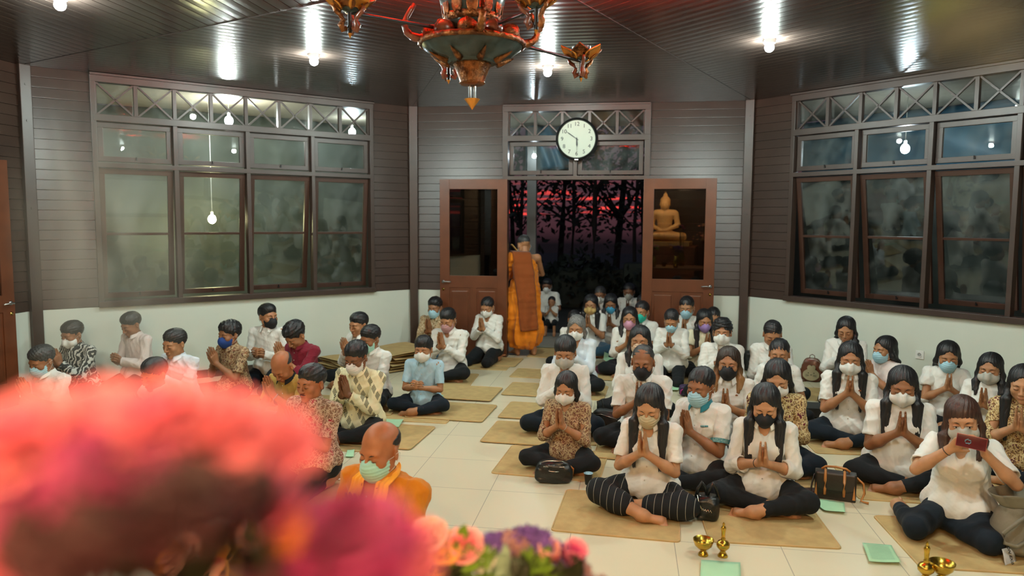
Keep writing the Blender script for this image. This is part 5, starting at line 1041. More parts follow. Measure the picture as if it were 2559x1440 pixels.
# stack of folded mats by the left wall, in two piles
OFF = .62
def stack(px, py, n_, lab, s0):
    p = at_z(px, py, 0); g = random.Random(s0)
    for i in range(n_):
        if i == 0: p = p*(1-OFF/math.hypot(p[0], p[1]))
        r = empty('folded_mat', (float(p[0])+g.uniform(-.03, .03), float(p[1])+g.uniform(-.02, .02), .004+i*.034), RAD(-40+g.uniform(-6, 6)), lab % ('bottom' if i == 0 else 'topmost' if i == n_-1 else ('%s from the floor' % ('second', 'third', 'fourth', 'fifth', 'sixth')[i-1])), 'mat', 'folded jute mats by the left wall')
        mb = MB(); ph = g.random()*6
        def fn(a, b_): aa = a*2*pi; rr = .013+.001*sin(b_*9); ww = .34+.012*sin(b_*7+ph); x = cos(aa); x = (abs(x)**.35)*(1 if x > 0 else -1); return (x*ww, (b_-.5)*.62, .0145+sin(aa)*rr+.010*sin(b_*5+ph+x)*(i/n_)+.02*(abs(b_-.5)**2)*(i/n_)*sin(ph))
        mb.grid(fn, 26, 12); mb.build('pad', m_mat, r, True)
stack(975, 893, 7, 'folded jute mat in the neat right-hand pile, %s', 4); stack(862, 898, 4, 'folded jute mat in the slumping left-hand pile, %s', 9)

# ------------------------------------------------------------------ green papers
m_gp = mat('green_paper', (.40, .68, .42), rough=.7, noise=.05)
m_gt = mat('green_paper_text', (.22, .42, .27), rough=.8)
def paper(pts, label, z=.014, lines=False):
    W4 = [at_z(x, y, z) for x, y in pts]; c_ = sum(W4)/4; o = empty('green_paper', tuple(c_), 0, label, 'paper', 'green leaflets on the floor'); V4 = [Vector(w-c_) for w in W4]; g = random.Random(int(pts[0][0])); ph = g.random()*6
    def bl(u, v, h=0.0): q = (V4[0]*(1-u)+V4[1]*u)*(1-v)+(V4[3]*(1-u)+V4[2]*u)*v; return (q.x, q.y, h+.003+.003*sin(u*4+ph)*sin(v*5+ph))
    mb = MB(); mb.grid(lambda u, v: bl(u, v), 12, 8); s_ = mb.build('sheet', m_gp, o, True); s_.modifiers.new('t', 'SOLIDIFY').thickness = .0004
    if lines:
        mb = MB()
        for i in range(11):
            v0 = .12+i*.07; mb.grid(lambda u, v: bl(.12+u*(.74-.2*g.random()*(v > 2)), v0+v*.022, .0009), 8, 1)
        mb.build('printed_lines', m_gt, o)
    return o
paper([(1752, 1402), (1850, 1406), (1852, 1470), (1748, 1468)], 'pale green leaflet in front of the brass bowl, at the bottom edge')
paper([(2155, 1358), (2228, 1364), (2252, 1408), (2172, 1404)], 'green leaflet printed with lines of text between the two front mats', lines=True)
paper([(1741, 1196), (1806, 1204), (1799, 1228), (1722, 1220)], 'green leaflet folded behind the striped culottes', .02)
paper([(2020, 1245), (2110, 1256), (2112, 1282), (2060, 1276)], 'green leaflet half under the dark satchel')
paper([(958, 1048), (1009, 1048), (997, 1068), (965, 1066)], 'green leaflet on the mat before the boy in light blue', .02)
paper([(1088, 988), (1109, 988), (1100, 1002), (1090, 1002)], 'small green leaflet at the right knee of the boy in light blue', .02)
paper([(868, 1126), (886, 1124), (884, 1142), (862, 1142)], 'green leaflet behind the bald man in orange', .01)
paper([(1665, 962), (1700, 962), (1695, 976), (1668, 974)], 'green leaflet before the kneeling woman in the frilled blouse', .02)
paper([(1510, 880), (1538, 892), (1534, 914), (1508, 900)], 'green leaflet lying on the maroon cloth bundle', .10)

# ------------------------------------------------------------------ brass bowls and holders
m_br2 = mat('offering_brass', (.62, .40, .06), rough=.24, metal=1, noise=.2, nscale=30, bump=(60, .12))
def bowl(px, py, label, s_=1.0):
    p = at_z(px, py, 0); r = empty('brass_bowl', (float(p[0]), float(p[1]), 0), 0, label, 'bowl'); mb = MB(); k_ = s_*.9
    mb.lathe([(.001, .0), (.030*k_, 0), (.031*k_, .006*k_), (.024*k_, .018*k_), (.014*k_, .032*k_), (.014*k_, .036*k_), (.030*k_, .042*k_), (.052*k_, .064*k_), (.060*k_, .090*k_), (.0615*k_, .100*k_), (.059*k_, .100*k_), (.050*k_, .068*k_), (.030*k_, .050*k_), (.001, .046*k_)], n=36); mb.build('stemmed_bowl', m_br2, r, True)
def holder(px, py, label, s_=1.0):
    p = at_z(px, py, 0); k_ = s_*.9; r = empty('brass_sprinkler', (float(p[0]), float(p[1]), 0), 0, label, 'vase'); mb = MB()
    mb.lathe([(.001, 0), (.030*k_, 0), (.031*k_, .006*k_), (.022*k_, .020*k_), (.014*k_, .034*k_), (.022*k_, .042*k_), (.038*k_, .060*k_), (.040*k_, .078*k_), (.030*k_, .094*k_), (.012*k_, .102*k_), (.010*k_, .104*k_)], n=32); mb.build('globe', m_br2, r, True)
    mb = MB(); mb.lathe([(.012*k_, .100*k_), (.014*k_, .112*k_), (.010*k_, .118*k_), (.012*k_, .150*k_), (.015*k_, .176*k_), (.010*k_, .186*k_), (.006*k_, .194*k_), (.008*k_, .200*k_), (.001, .214*k_)], n=24, lobes=6, amp=.05); mb.build('finial', m_br2, r, True)
bowl(1757, 1388, 'brass footed bowl left of the brass globe, in front of the centre mat'); holder(1806, 1391, 'brass globe with tall finial between the bowl and the bare foot')
bowl(2352, 1452, 'brass footed bowl at the bottom right, cut by the lower edge', 1.1); holder(2312, 1454, 'brass globe with slim finial before the filming woman', 1.1)

# ------------------------------------------------------------------ bags
m_lb = mat('black_leather', (.008, .011, .011), rough=.28, noise=.2, bump=(45, .4)); m_lb2 = mat('dull_black_leather', (.012, .014, .013), rough=.5, bump=(40, .4)); m_tan = mat('tan_leather', (.50, .20, .05), rough=.4, noise=.2, bump=(40, .2)); m_zip = mat('zip_metal', (.7, .68, .6), rough=.25, metal=1)
def soft_box(w, d, h, m, parent, name, sag=.0, e=.55, wr=.004, seed=1, z0=0.0, top=1.0):
    mb = MB(); g = random.Random(seed); p1, p2 = g.random()*6, g.random()*6
    def se(c_, n_): return (abs(c_)**n_)*(1 if c_ > 0 else -1)
    def fn(u, v):
        a = u*2*pi; b_ = (v-.5)*pi; cb = max(cos(b_), 0)**.45; zz = se(sin(b_), .5); tp = 1-(1-top)*max(zz, 0)
        x, y = se(cos(a), e)*cb*w/2*tp, se(sin(a), e)*cb*d/2*tp; q = wr*(sin(x*60+p1)*sin(zz*5+p2)+sin(x*25+zz*9)); return (x+q*.3, y+(q if abs(y) > .01 else 0), z0+(zz*.5+.5)*h-sag*cos(x/w*pi)*(zz > .2)*max(zz, 0))
    mb.grid(fn, 64, 30); bmesh.ops.remove_doubles(mb.bm, verts=mb.bm.verts, dist=.0005); return mb.build(name, m, parent, True)
p = at_z(1383, 1207, 0); b1 = empty('handbag', (float(p[0]), float(p[1])+.015, 0), RAD(6), 'glossy black handbag in front of the bob-haired woman', 'bag')
soft_box(.265, .11, .155, m_lb, b1, 'body', e=.45, seed=3, top=.80)
mb = MB(); mb.tube([(-.095, -.02, .142), (-.05, -.024, .158), (.05, -.024, .158), (.095, -.02, .142)], .0026, 8); mb.build('zip', m_zip, b1, True)
for s_ in (-1, 1): mb = MB(); mb.tube([(s_*.055+(.03 if 0 else 0)+x, y, z) for x, y, z in ((-.015, -.052, .112), (-.015, -.058, .128), (.015, -.058, .128), (.015, -.052, .112))], .003, 6); mb.build('strap_loop', m_zip, b1, True)
mb = MB(); mb.tube([(.11, 0, .12), (.135, .02, .09), (.13, .05, .02)], .006, 6); mb.build('strap', m_tan, b1, True)
mb = MB(); mb.tube([(-.025, -.056, .108), (-.038, -.059, .100), (-.02, -.060, .096), (.012, -.060, .094), (.035, -.059, .095)], .0028, 6); mb.build('reflection_strip', m_zip, b1, True)  # bright strip modelled in place of a reflection on the leather
# plastic cup of water
p = at_z(1470, 1211, 0); cp = empty('water_cup', (float(p[0]), float(p[1]), 0), 0, 'sealed clear plastic cup of water with a blue lid', 'cup'); mb = MB(); mb.lathe([(.001, .001), (.021, .001), (.0225, .004), (.029, .075), (.031, .078), (.028, .074), (.0215, .005), (.001, .004)], n=32); mb.build('cup_wall', glass_mat('clear_plastic', tint=(.90, .92, .92), rough=.08, ior=1.55), cp, True)
mb = MB(); mb.lathe([(.001, .079), (.032, .079), (.032, .0805), (.001, .0805)], n=32); mb.build('lid', mat('lid_film', (.30, .50, .60), rough=.35, noise=.5, nscale=60), cp)
mb = MB(); mb.lathe([(.001, .006), (.0213, .006), (.0275, .066), (.001, .066)], n=32); mb.build('water', glass_mat('water', tint=(.86, .88, .86), rough=.02, ior=1.33), cp, True)
# phone on the mat
def slab(px, py, w, d, h, rot, m, name, label, cat, z=.012):
    p = at_z(px, py, z); mb = MB(); mb.box((0, 0, h/2), (w, d, h), bev=min(h*.4, .006)); o = mb.build(name, m); o.location = (float(p[0]), float(p[1]), z); o.rotation_euler = (0, 0, RAD(rot)); return tag(o, label, cat)
slab(1520, 1108, .085, .15, .009, 86, mat('phone_black', (.015, .012, .014), rough=.15), 'mobile_phone', 'dark mobile phone lying beside the bob-haired woman', 'phone')
slab(2030, 1035, .36, .26, .085, -4, mat('charcoal_case', (.022, .024, .024), rough=.6, bump=(40, .3)), 'case', 'flat charcoal case behind the gold batik woman', 'case')
slab(2028, 1228, .10, .07, .012, 10, mat('brown_wallet', (.06, .025, .02), rough=.5), 'wallet', 'small brown wallet left of the satchel', 'wallet')
# tall black tote between the two front girls
p = at_z(1768, 1303, 0); b2 = empty('tote_bag', (float(p[0]), float(p[1])+.03, 0), RAD(-8), 'upright glossy black tote with peaked handles between the two front girls', 'bag')
soft_box(.145, .12, .155, m_lb, b2, 'body', e=.6, seed=8)
for s_, x in ((-1, -.035), (1, .03)):
    mb = MB(); mb.tube([(x-.035, -.01+s_*.01, .13), (x-.022, -.01, .19), (x, -.005, .232), (x+.018, 0, .20), (x+.036, .01, .13)], [.010, .011, .009, .011, .010], 8); mb.build('handle', m_lb, b2, True)
mb = MB(); mb.tube([(-.06, -.055, .165), (-.045, -.062, .11), (-.025, -.064, .075)], .0035, 6); mb.build('chain', m_zip, b2, True)
mb = MB(); mb.tube([(-.032+i*.0075, -.0625-.001*(i % 2), .080+(.010 if i % 2 else -.004)-i*.0012) for i in range(9)], .0022, 5); mb.build('highlight_strokes', m_zip, b2, True)  # zigzag of bright metal stands in for highlights on the tote
# brown and tan satchel
p = at_z(2088, 1254, 0); b3 = empty('satchel', (float(p[0])+.01, float(p[1])+.06, 0), RAD(-14), 'dark brown satchel with two tan straps and handle beside the front girl', 'bag'); m_sb = mat('dark_brown_leather', (.022, .016, .011), rough=.4, noise=.3, bump=(30, .3))
mb = MB(); mb.box((0, 0, .09), (.25, .085, .18), bev=.012); mb.build('body', m_sb, b3, auto=40)
mb = MB(); mb.grid(lambda u, v: ((u-.5)*.245, -.044-.010*sin(v*pi/2)*(1-.3*v), .182-v*.105-.02*(1-abs(2*u-1)**3)*v), 16, 8); o = mb.build('flap', m_sb, b3, True); o.modifiers.new('t', 'SOLIDIFY').thickness = .004
for x in (-.062, .052):
    mb = MB(); mb.tube([(x, -.01, .190), (x, -.046, .186), (x, -.060, .13), (x, -.056, .075), (x, -.050, .035)], .0085, 6); mb.build('tan_strap', m_tan, b3, True)
for x in (-.115, .112): mb = MB(); mb.prism([(x-.009, -.052, .02), (x+.009, -.052, .02), (x, -.052, .115)], (0, .008, 0)); mb.build('tan_trim', m_tan, b3)
mb = MB(); mb.tube([(-.085, 0, .188), (-.06, 0, .208), (0, 0, .212), (.06, 0, .205), (.085, 0, .188)], .008, 8); mb.build('carry_handle', m_tan, b3, True)
mb = MB(); mb.tube([(.125, 0, .155), (.165, .0, .12), (.175, -.005, .06), (.155, -.02, .012), (.20, -.03, .008)], .008, 6); mb.build('shoulder_strap', m_tan, b3, True)
mb = MB(); mb.tube([(-.125, 0, .15), (-.14, -.01, .09), (-.15, -.03, .012), (-.20, -.05, .008), (-.26, -.04, .008)], .006, 6); mb.build('shoulder_strap', m_sb, b3, True)
mb = MB(); mb.box((-.175, -.045, .016), (.03, .02, .006), bev=.002); mb.build('buckle', m_zip, b3)
# black shoulder bag leaning behind the bob-haired woman
p = at_z(1515, 1075, 0); b4 = empty('shoulder_bag', (float(p[0]), float(p[1]), 0.014), RAD(-20), 'soft black leather bag slumped behind the bob-haired woman', 'bag'); soft_box(.30, .14, .17, m_lb2, b4, 'body', e=.7, seed=12, top=.7)
mb = MB(); mb.tube([(-.12, -.06, .12), (-.02, -.078, .14), (.12, -.06, .11)], .0022, 6); mb.build('zip', m_zip, b4, True)
mb = MB(); mb.tube([(-.09, .02, .14), (-.10, .03, .22), (-.06, .04, .235), (-.03, .02, .15)], .007, 6); mb.build('strap', m_lb2, b4, True)
# cloth bundle and round bag deeper in the right group
p = at_z(1515, 935, 0); b5 = empty('cloth_bundle', (float(p[0]), float(p[1]), 0.01), 0, 'crumpled maroon cloth bundle beside the grey-haired woman', 'cloth'); soft_box(.26, .20, .095, mat('maroon_cloth', (.10, .012, .03), rough=.8, bump=(30, .6)), b5, 'cloth', e=.9, seed=21, wr=.010)
p = at_z(1712, 990, 0); b6 = empty('round_bag', (float(p[0]), float(p[1]), 0.01), 0, 'small purple round bag with pink trim beside the teal-trimmed woman', 'bag'); soft_box(.13, .11, .11, mat('purple_bag', (.045, .02, .08), rough=.5, noise=.6, nscale=60), b6, 'body', e=.95, seed=4)
mb = MB(); mb.tube([(-.05, -.045, .02), (-.045, -.055, .06), (0, -.06, .09), (.045, -.05, .10)], .006, 6); mb.build('pink_trim', mat('pink_trim', (.55, .03, .28), rough=.5), b6, True)
# backpack with an animal face by the right wall
p = at_z(2030, 955, 0); b7 = empty('backpack', (float(p[0]), float(p[1])+.05, 0), RAD(-18), 'small brown glossy backpack with a beige animal-face pocket by the wall', 'bag'); m_bp = mat('brown_patent', (.13, .045, .025), rough=.22, noise=.2)
soft_box(.235, .11, .27, m_bp, b7, 'body', e=.55, seed=6, wr=.001, top=.72)
m_bg = mat('beige_felt', (.34, .29, .17), rough=.8); mb = MB(); pts = [(.085*cos(a)*(1 if abs(cos(a)) < .8 else 1.04), -.052, .085+.068*sin(a)) for a in [i*2*pi/28 for i in range(28)]]; mb.prism(pts, (0, -.016, 0)); o = mb.build('face_pocket', m_bg, b7, auto=40)
for s_ in (-1, 1):
    mb = MB(); mb.prism([(s_*.020+.024*cos(a), -.058, .165+.030*sin(a)) for a in [i*2*pi/14 for i in range(14)]], (0, -.012, 0)); mb.build('ear', m_bg, b7)
    mb = MB(); mb.sph((s_*.030, -.070, .105), .0045, 8); mb.build('eye', m_ink, b7, True)
    for i in (-1, 0, 1): mb = MB(); mb.tube([(s_*.025, -.0695, .075+i*.004), (s_*.060, -.0695, .075+i*.012)], .0009, 4); mb.build('whisker', m_ink, b7)
mb = MB(); mb.sph((0, -.071, .085), .005, 8, (1.2, .6, .8)); mb.build('nose', m_ink, b7, True)
mb = MB(); mb.tube([(-.028, 0, .262), (-.024, 0, .295), (0, 0, .308), (.024, 0, .295), (.028, 0, .262)], .0045, 6); mb.build('top_handle', m_bp, b7, True)
mb = MB(); mb.tube([(.112*cos(a), -.030, .135+.132*sin(a)) for a in [RAD(-20+i*22) for i in range(11)]], .0028, 6); mb.build('zip', m_zip, b7, True)
mb = MB(); mb.tube([(-.05, -.050, .008), (-.10, -.08, .006), (-.12, -.03, .008), (-.10, .02, .03)], .006, 6); mb.build('shoulder_strap', m_bp, b7, True)
# black bag at the foot of the right corner post
p = at_z(1876, 925, 0); b8 = empty('black_bag', (float(p[0]), float(p[1]), 0), RAD(30), 'black bag at the foot of the right corner post', 'bag'); soft_box(.22, .14, .24, m_lb2, b8, 'body', e=.7, seed=15); mb = MB(); mb.tube([(-.05, -.02, .22), (-.03, -.03, .30), (.03, -.03, .30), (.05, -.02, .22)], .006, 6); mb.build('handle', m_lb2, b8, True)
p = at_z(1892, 955, 0); b9 = empty('red_brown_bag', (float(p[0]), float(p[1]), 0), RAD(20), 'red-brown soft bag between the curly-haired woman and the wall', 'bag'); soft_box(.20, .14, .16, mat('russet_cloth', (.16, .035, .015), rough=.6, bump=(30, .4)), b9, 'body', e=.8, seed=17)
p = at_z(2280, 1050, 0); b10 = empty('dark_pouch', (float(p[0]), float(p[1]), 0), RAD(10), 'dark grey pouch lying behind the broad-shouldered woman', 'bag'); soft_box(.30, .18, .13, mat('dark_grey_cloth', (.03, .03, .03), rough=.7, bump=(30, .4)), b10, 'body', e=.8, seed=27)
p = at_z(2455, 1245, 0); b11 = empty('maroon_purse', (float(p[0]), float(p[1]), 0), RAD(25), 'dark maroon purse behind the elbow of the filming woman', 'bag'); soft_box(.15, .08, .10, mat('maroon_leather', (.07, .01, .018), rough=.45, bump=(30, .3)), b11, 'body', e=.6, seed=33); mb = MB(); mb.tube([(-.02, -.04, .03), (-.03, -.08, .012), (-.07, -.11, .008), (-.05, -.14, .008)], .009, 6); mb.build('tassel', mat('magenta_cord', (.35, .02, .06), rough=.6), b11, True)
# canvas bag at the lower right with a printed tag and orange contents
p = at_z(2545, 1395, 0); b12 = empty('canvas_bag', (float(p[0])+.06, float(p[1])+.08, 0), RAD(20), 'slouched grey canvas bag with ruffled top at the lower right corner', 'bag'); m_cv = mat('grey_canvas', (.22, .20, .15), rough=.85, bump=(26, .7), noise=.12)
soft_box(.36, .24, .30, m_cv, b12, 'body', e=.8, seed=41, wr=.012, top=.75)
mb = MB(); g = random.Random(2); mb.grid(lambda u, v: ((.10+.045*v+.018*sin(u*2*pi*7)*v)*cos(u*2*pi)*1.2-.03, (.075+.035*v+.016*sin(u*2*pi*7)*v)*sin(u*2*pi), .275+.075*v+.012*sin(u*2*pi*5+1)*v), 70, 6); o = mb.build('ruffled_top', m_cv, b12, True); o.modifiers.new('t', 'SOLIDIFY').thickness = .003
mb = MB(); mb.tube([(-.08, -.10, .26), (-.16, -.12, .24), (-.235, -.10, .17), (-.235, -.11, .12), (-.18, -.13, .105), (-.11, -.125, .13)], .010, 8); mb.build('strap', m_cv, b12, True)
p = at_z(2492, 1352, 0); o = soft_box(.085, .05, .07, mat('orange_pouch', (.75, .15, .01), rough=.5), None, 'orange_pouch', e=.8, seed=3); o.location = (float(p[0]), float(p[1])+.02, 0); tag(o, 'bright orange pouch under the strap of the canvas bag', 'pouch')
W4 = [at_z(x, y, z) for x, y, z in ((2503, 1373, .07), (2529, 1366, .07), (2541, 1404, .006), (2513, 1414, .006))]; c_ = sum(W4)/4; tg = empty('paper_tag', tuple(c_), 0, 'white printed paper tag hanging from the canvas bag', 'tag'); V4 = [Vector(w-c_) for w in W4]
mb = MB(); mb.grid(lambda u, v: tuple((V4[0]*(1-u)+V4[1]*u)*(1-v)+(V4[3]*(1-u)+V4[2]*u)*v+Vector((0, 0, .006*sin(v*5)))), 6, 12); o = mb.build('card', mat('tag_white', (.62, .64, .66), rough=.6), tg, True); o.modifiers.new('t', 'SOLIDIFY').thickness = .0006
ex = ((V4[3]+V4[2])/2-(V4[0]+V4[1])/2).normalized(); ey = (V4[1]-V4[0]).normalized(); ez = ex.cross(ey).normalized(); ez = ez if ez.z > 0 else -ez; ey = ez.cross(ex)
text('ON EXIS', .026, Matrix.Translation(ez*.0085) @ Matrix((ex, ey, ez)).transposed().to_4x4(), m_ink, tg, 'tag_lettering')

# ------------------------------------------------------------------ held phone, pin, scarf, collar trims
def attach(o, k): o.parent = PPL[k]['root']
I_ = PPL['R24']; hc = (I_['Wr'][1]+I_['Wr'][-1])/2
rt = I_['root']; Mw = Matrix.Translation(tuple(I_['L0'])) @ Matrix.Rotation(I_['yaw'], 4, 'Z') @ Matrix.Scale(I_['k'], 4)
ph = empty('mobile_phone', (0, 0, 0), 0, 'dark red phone with a pale blue emblem held up by the filming woman', 'phone'); ph.matrix_world = Mw @ Matrix.Translation((hc[0]+.015, hc[1]-.085, hc[2]+.078)) @ Matrix.Rotation(RAD(-8), 4, 'X') @ Matrix.Rotation(RAD(5), 4, 'Y') @ Matrix.Scale(.88, 4)
m_case = mat('red_phone_case', (.10, .008, .014), rough=.25, noise=.3); mb = MB(); mb.box((0, 0, 0), (.158, .009, .076), bev=.004); mb.build('case', m_case, ph, auto=40)
mb = MB(); mb.box((0, 0, .0), (.162, .006, .080), bev=.003); mb.build('bumper', mat('bumper_red', (.42, .03, .03), rough=.3), ph)
mb = MB(); mb.box((.055, -.006, .015), (.025, .003, .034), bev=.001); mb.build('camera_block', m_case, ph)
m_cy = mat('cyan_emblem', (.16, .42, .50), rough=.4)
for i, (a, w_) in enumerate(((.3, .02), (1.5, .016), (2.6, .018), (3.9, .014), (5.0, .017))): mb = MB(); mb.tube([(-.018+.016*cos(a+t_)*1, -.0055, .0+.016*sin(a+t_)*(1-.4*t_)) for t_ in (0, .4, .8, 1.2)], .0022, 5); mb.build('emblem_stroke', m_cy, ph, True)
# orange jacket man: scarf over both shoulders and a small gold pin
I_ = PPL['L18']; Nk, up, q = I_['Nk'], I_['up'], I_['q']; sv = [o_ for o_ in I_['root'].children if o_.name.startswith('shirt')][0]; co = np.zeros(len(sv.data.vertices)*3, np.float32); sv.data.vertices.foreach_get('co', co); SV = co.reshape(-1, 3)
def chest(x, z): s_ = SV[(np.abs(SV[:, 0]-x) < .02) & (np.abs(SV[:, 2]-z) < .02)]; return float(s_[:, 1].min()) if len(s_) else -.15
for s_ in (-1, 1):
    cl_ = []
    for i in range(16):
        t_ = i/15
        if t_ < .35: a = t_/.35; x = s_*(.020+.050*a); y = .070*cos(a*1.5)-.03*a; z = Nk[2]+.034-.006*a
        else: a = (t_-.35)/.65; x = s_*(.070+.010*sin(a*3)-.012*a); z = Nk[2]+.03-.36*a; y = min(chest(x, z)-.010, -.0-.09*a)
        cl_.append(Vector((x, y, z)))
    mb = MB()
    def fn(u, v):
        f_ = u*15; i = min(int(f_), 14); c_ = cl_[i].lerp(cl_[i+1], f_-i); w_ = .030+.012*u; off = (v-.5)*2*w_; e2 = min(1, u/.35); return (c_.x+off*(.35+.65*e2)*s_, c_.y-.004*sin(v*19+u*3)*e2+.03*off*e2, c_.z+off*.45*(1-e2))
    mb.grid(fn, 40, 18); o = mb.build('scarf', cloth_mat('scarf'), I_['root'], True); o.modifiers.new('t', 'SOLIDIFY').thickness = .004
xz = (.135, Nk[2]-.115); y_ = chest(*xz)-.006; mb = MB(); mb.prism([(xz[0]+a*.03, y_, xz[1]+b_*.03) for a, b_ in ((-.7, -.5), (.7, -.5), (.75, -.35), (.15, .1), (.05, .9), (-.25, .0), (-.75, -.35))], (0, -.004, 0)); mb.build('gold_pin', mat('gold_pin', (.85, .62, .32), rough=.3, metal=.6), I_['root'])
# zigzag lettering on a white shirt, teal trims, flower brooch
def on_shirt(k, fn, m, name, w=.004):
    I2 = PPL[k]; sv = [o_ for o_ in I2['root'].children if o_.name.startswith('shirt')][0]; co = np.zeros(len(sv.data.vertices)*3, np.float32); sv.data.vertices.foreach_get('co', co); V_ = co.reshape(-1, 3)
    def srf(x, z): s2 = V_[(np.abs(V_[:, 0]-x) < .012) & (np.abs(V_[:, 2]-z) < .012)]; return float(s2[:, 1].min())-.0015 if len(s2) else -.14
    pts = [(x, srf(x, z), z) for x, z in fn(I2['Nk'])]; mb = MB(); mb.tube(pts, w, 6); mb.build(name, m, I2['root'], True)
on_shirt('R23', lambda N_: [(.02+i*.0125, N_[2]-.12+(.022 if i % 2 else -.006)+i*.003) for i in range(9)], m_ink, 'zigzag_writing', .0022)
m_teal = mat('teal_batik', (.02, .22, .27), rough=.7, noise=.7, nscale=90, cols=(.25, .45, .45))
on_shirt('R12', lambda N_: [(.05+i*.007, N_[2]-.125+i*.001) for i in range(8)], m_teal, 'teal_pocket_band', .0065)
I_ = PPL['R12']
for x in (1, -1):
    a_, b_ = I_['Sh'][x], I_['El'][x]; d = unit(b_-a_); c_ = a_+d*.262*I_['q']*.72; x_ = unit(np.cross(d, [0, 0, 1])); y2 = np.cross(d, x_); mb = MB()
    mb.grid(lambda u, v: tuple(c_+d*(v-.5)*.03+(x_*cos(u*2*pi)+y2*sin(u*2*pi))*.0655), 28, 2); mb.build('teal_cuff', m_teal, I_['root'], True)
# ------------------------------------------------------------------ altar table, flowers close to the lens, statue, smoke
m_tb2 = mat('altar_wood', (.14, .05, .022), rough=.35, noise=.25)
def cam_pt(px, py, d): return Vector(at_d(px, py, d))
tb = empty('altar_table', (.20, -3.66, 0), RAD(0), 'dark wooden altar table under the flower arrangements', 'table'); TZ = .72; DM = 1.32; KM = DM/.9
mb = MB(); mb.box((0, .0, TZ-.02), (1.9, 1.30, .04), bev=.006); mb.build('tabletop', m_tb2, tb)
for x in (-.88, .88):
    for y in (-.58, .58): mb = MB(); mb.box((x, y, (TZ-.04)/2), (.07, .07, TZ-.04), bev=.008); mb.build('leg', m_tb2, tb)
def petal_mat(name, inner, outer, d0, d1, tip=None):
    m = mat(name, outer, rough=.55, spec=.3, sheen=.2); t = m.node_tree; b = t.nodes['Principled BSDF']; g_ = t.nodes.new('ShaderNodeVectorMath'); g_.operation = 'LENGTH'; t.links.new(mapping(t, (1, 1, 1)), g_.inputs[0])
    st = [(d0, inner), (d1, outer)]+([(min(d1*1.3, 1), tip)] if tip else []); q = t.nodes.new('ShaderNodeMath'); q.operation = 'MULTIPLY'; q.inputs[1].default_value = 10; t.links.new(g_.outputs['Value'], q.inputs[0])
    r = ramp(t, q.outputs[0], [(a*10, c) for a, c in st]); t.links.new(r.outputs[0], b.inputs['Base Color']); b.inputs['Subsurface Weight'].default_value = 0; return m
m_pk = petal_mat('petal_salmon', (.50, .02, .11), (.72, .19, .22), .008, .028, (.86, .42, .40)); m_mg = petal_mat('petal_magenta', (.12, .004, .05), (.46, .035, .17), .010, .032, (.72, .20, .30))
m_rd = petal_mat('petal_shaded_crimson', (.02, .0015, .004), (.09, .004, .010), .010, .045); m_or = petal_mat('petal_orange', (.80, .20, .03), (.90, .42, .10), .006, .03); m_ro = petal_mat('petal_blush', (.60, .20, .16), (.78, .46, .40), .006, .030)  # crimson petals coloured near black to stand for flower backs in shadow
m_vi = petal_mat('petal_violet', (.10, .03, .20), (.17, .08, .36), .001, .01); m_mv = petal_mat('petal_mauve', (.30, .09, .11), (.42, .22, .22), .001, .01); m_ye = petal_mat('petal_yellow', (.80, .32, .03), (.95, .55, .12), .006, .05)
m_lf = mat('leaf_green', (.14, .26, .025), rough=.45, noise=.3, nscale=30); m_lf2 = mat('leaf_pale', (.30, .42, .30), rough=.6, noise=.2); m_ld = mat('leaf_dark', (.020, .026, .008), rough=.6); m_st = mat('stem_green', (.035, .05, .012), rough=.6); m_wp = mat('petal_white', (.80, .80, .70), rough=.5)
def flower(px, py, d, r, m, label, kind='peony', seed=1, face=None, vase=None, name='silk_flower', cat='flower', stem=True):
    g = random.Random(seed); p = cam_pt(px, py, d); o = empty(name, tuple(p), 0, label, cat); mb = MB()
    up = Vector(face or (g.uniform(-.3, .3), -.35, 1)).normalized(); Rm = up.to_track_quat('Z', 'Y').to_matrix()
    spec = {'peony': [(5, .45, 68, .5), (6, .65, 52, .6), (7, .85, 34, .62), (8, 1.0, 14, .6), (8, 1.05, -6, .55)], 'rose': [(4, .35, 82, .6), (5, .5, 74, .7), (5, .65, 62, .75), (6, .85, 44, .75), (6, 1.0, 20, .7)], 'lily': [(3, 1.3, 40, .34), (3, 1.3, 30, .40)], 'tulip': [(3, 1.2, 74, .55), (3, 1.2, 68, .6)]}[kind]
    for li, (n_, L_, el, w_) in enumerate(spec):
        for i in range(n_):
            a = i*2*pi/n_+li*.7+g.uniform(-.15, .15); e_ = RAD(el+g.uniform(-6, 6)); LL = L_*r*g.uniform(.9, 1.1); ph = g.random()*6; cu = .9 if kind == 'lily' else .35
            def fn(u, v, a=a, e_=e_, LL=LL, ph=ph, w_=w_):
                s_ = v*2-1; wd = w_*r*math.sin(pi*min(1, u*.86+.07))**.7*s_; out_ = LL*(u*cos(e_)+(u*u)*.30*cu*sin(e_)); zz = LL*(u*sin(e_)-u*u*.55*cu*cos(e_)*.5)-.25*r*(0 if kind == 'lily' else s_*s_*u*-.5)+.05*r*sin(u*6+s_*4+ph)*u
                x, y = out_, wd; return tuple(Rm @ Vector((x*cos(a)-y*sin(a), x*sin(a)+y*cos(a), zz)))
            mb.grid(fn, 7, 6)
    pt = mb.build('petals', m, o, True); pt.modifiers.new('t', 'SOLIDIFY').thickness = .0006
    if kind == 'lily':
        mb = MB()
        for i in range(5): a = i*1.26; e2 = Rm @ Vector((.25*r*cos(a), .25*r*sin(a), .9*r)); mb.tube([(0, 0, 0), tuple(e2*.6), tuple(e2)], .0009, 5)
        s2 = mb.build('stamens', m_or, o, True)
    if stem:
        mb = MB(); b_ = Vector(vase)-p if vase is not None else Vector((0, 0, -.4)); mb.tube([(0, 0, 0), tuple(-up*.03), tuple(-up*.06+b_*.3), tuple(b_)], .0022, 6); mb.build('stem', m_st, o, True)
    return o
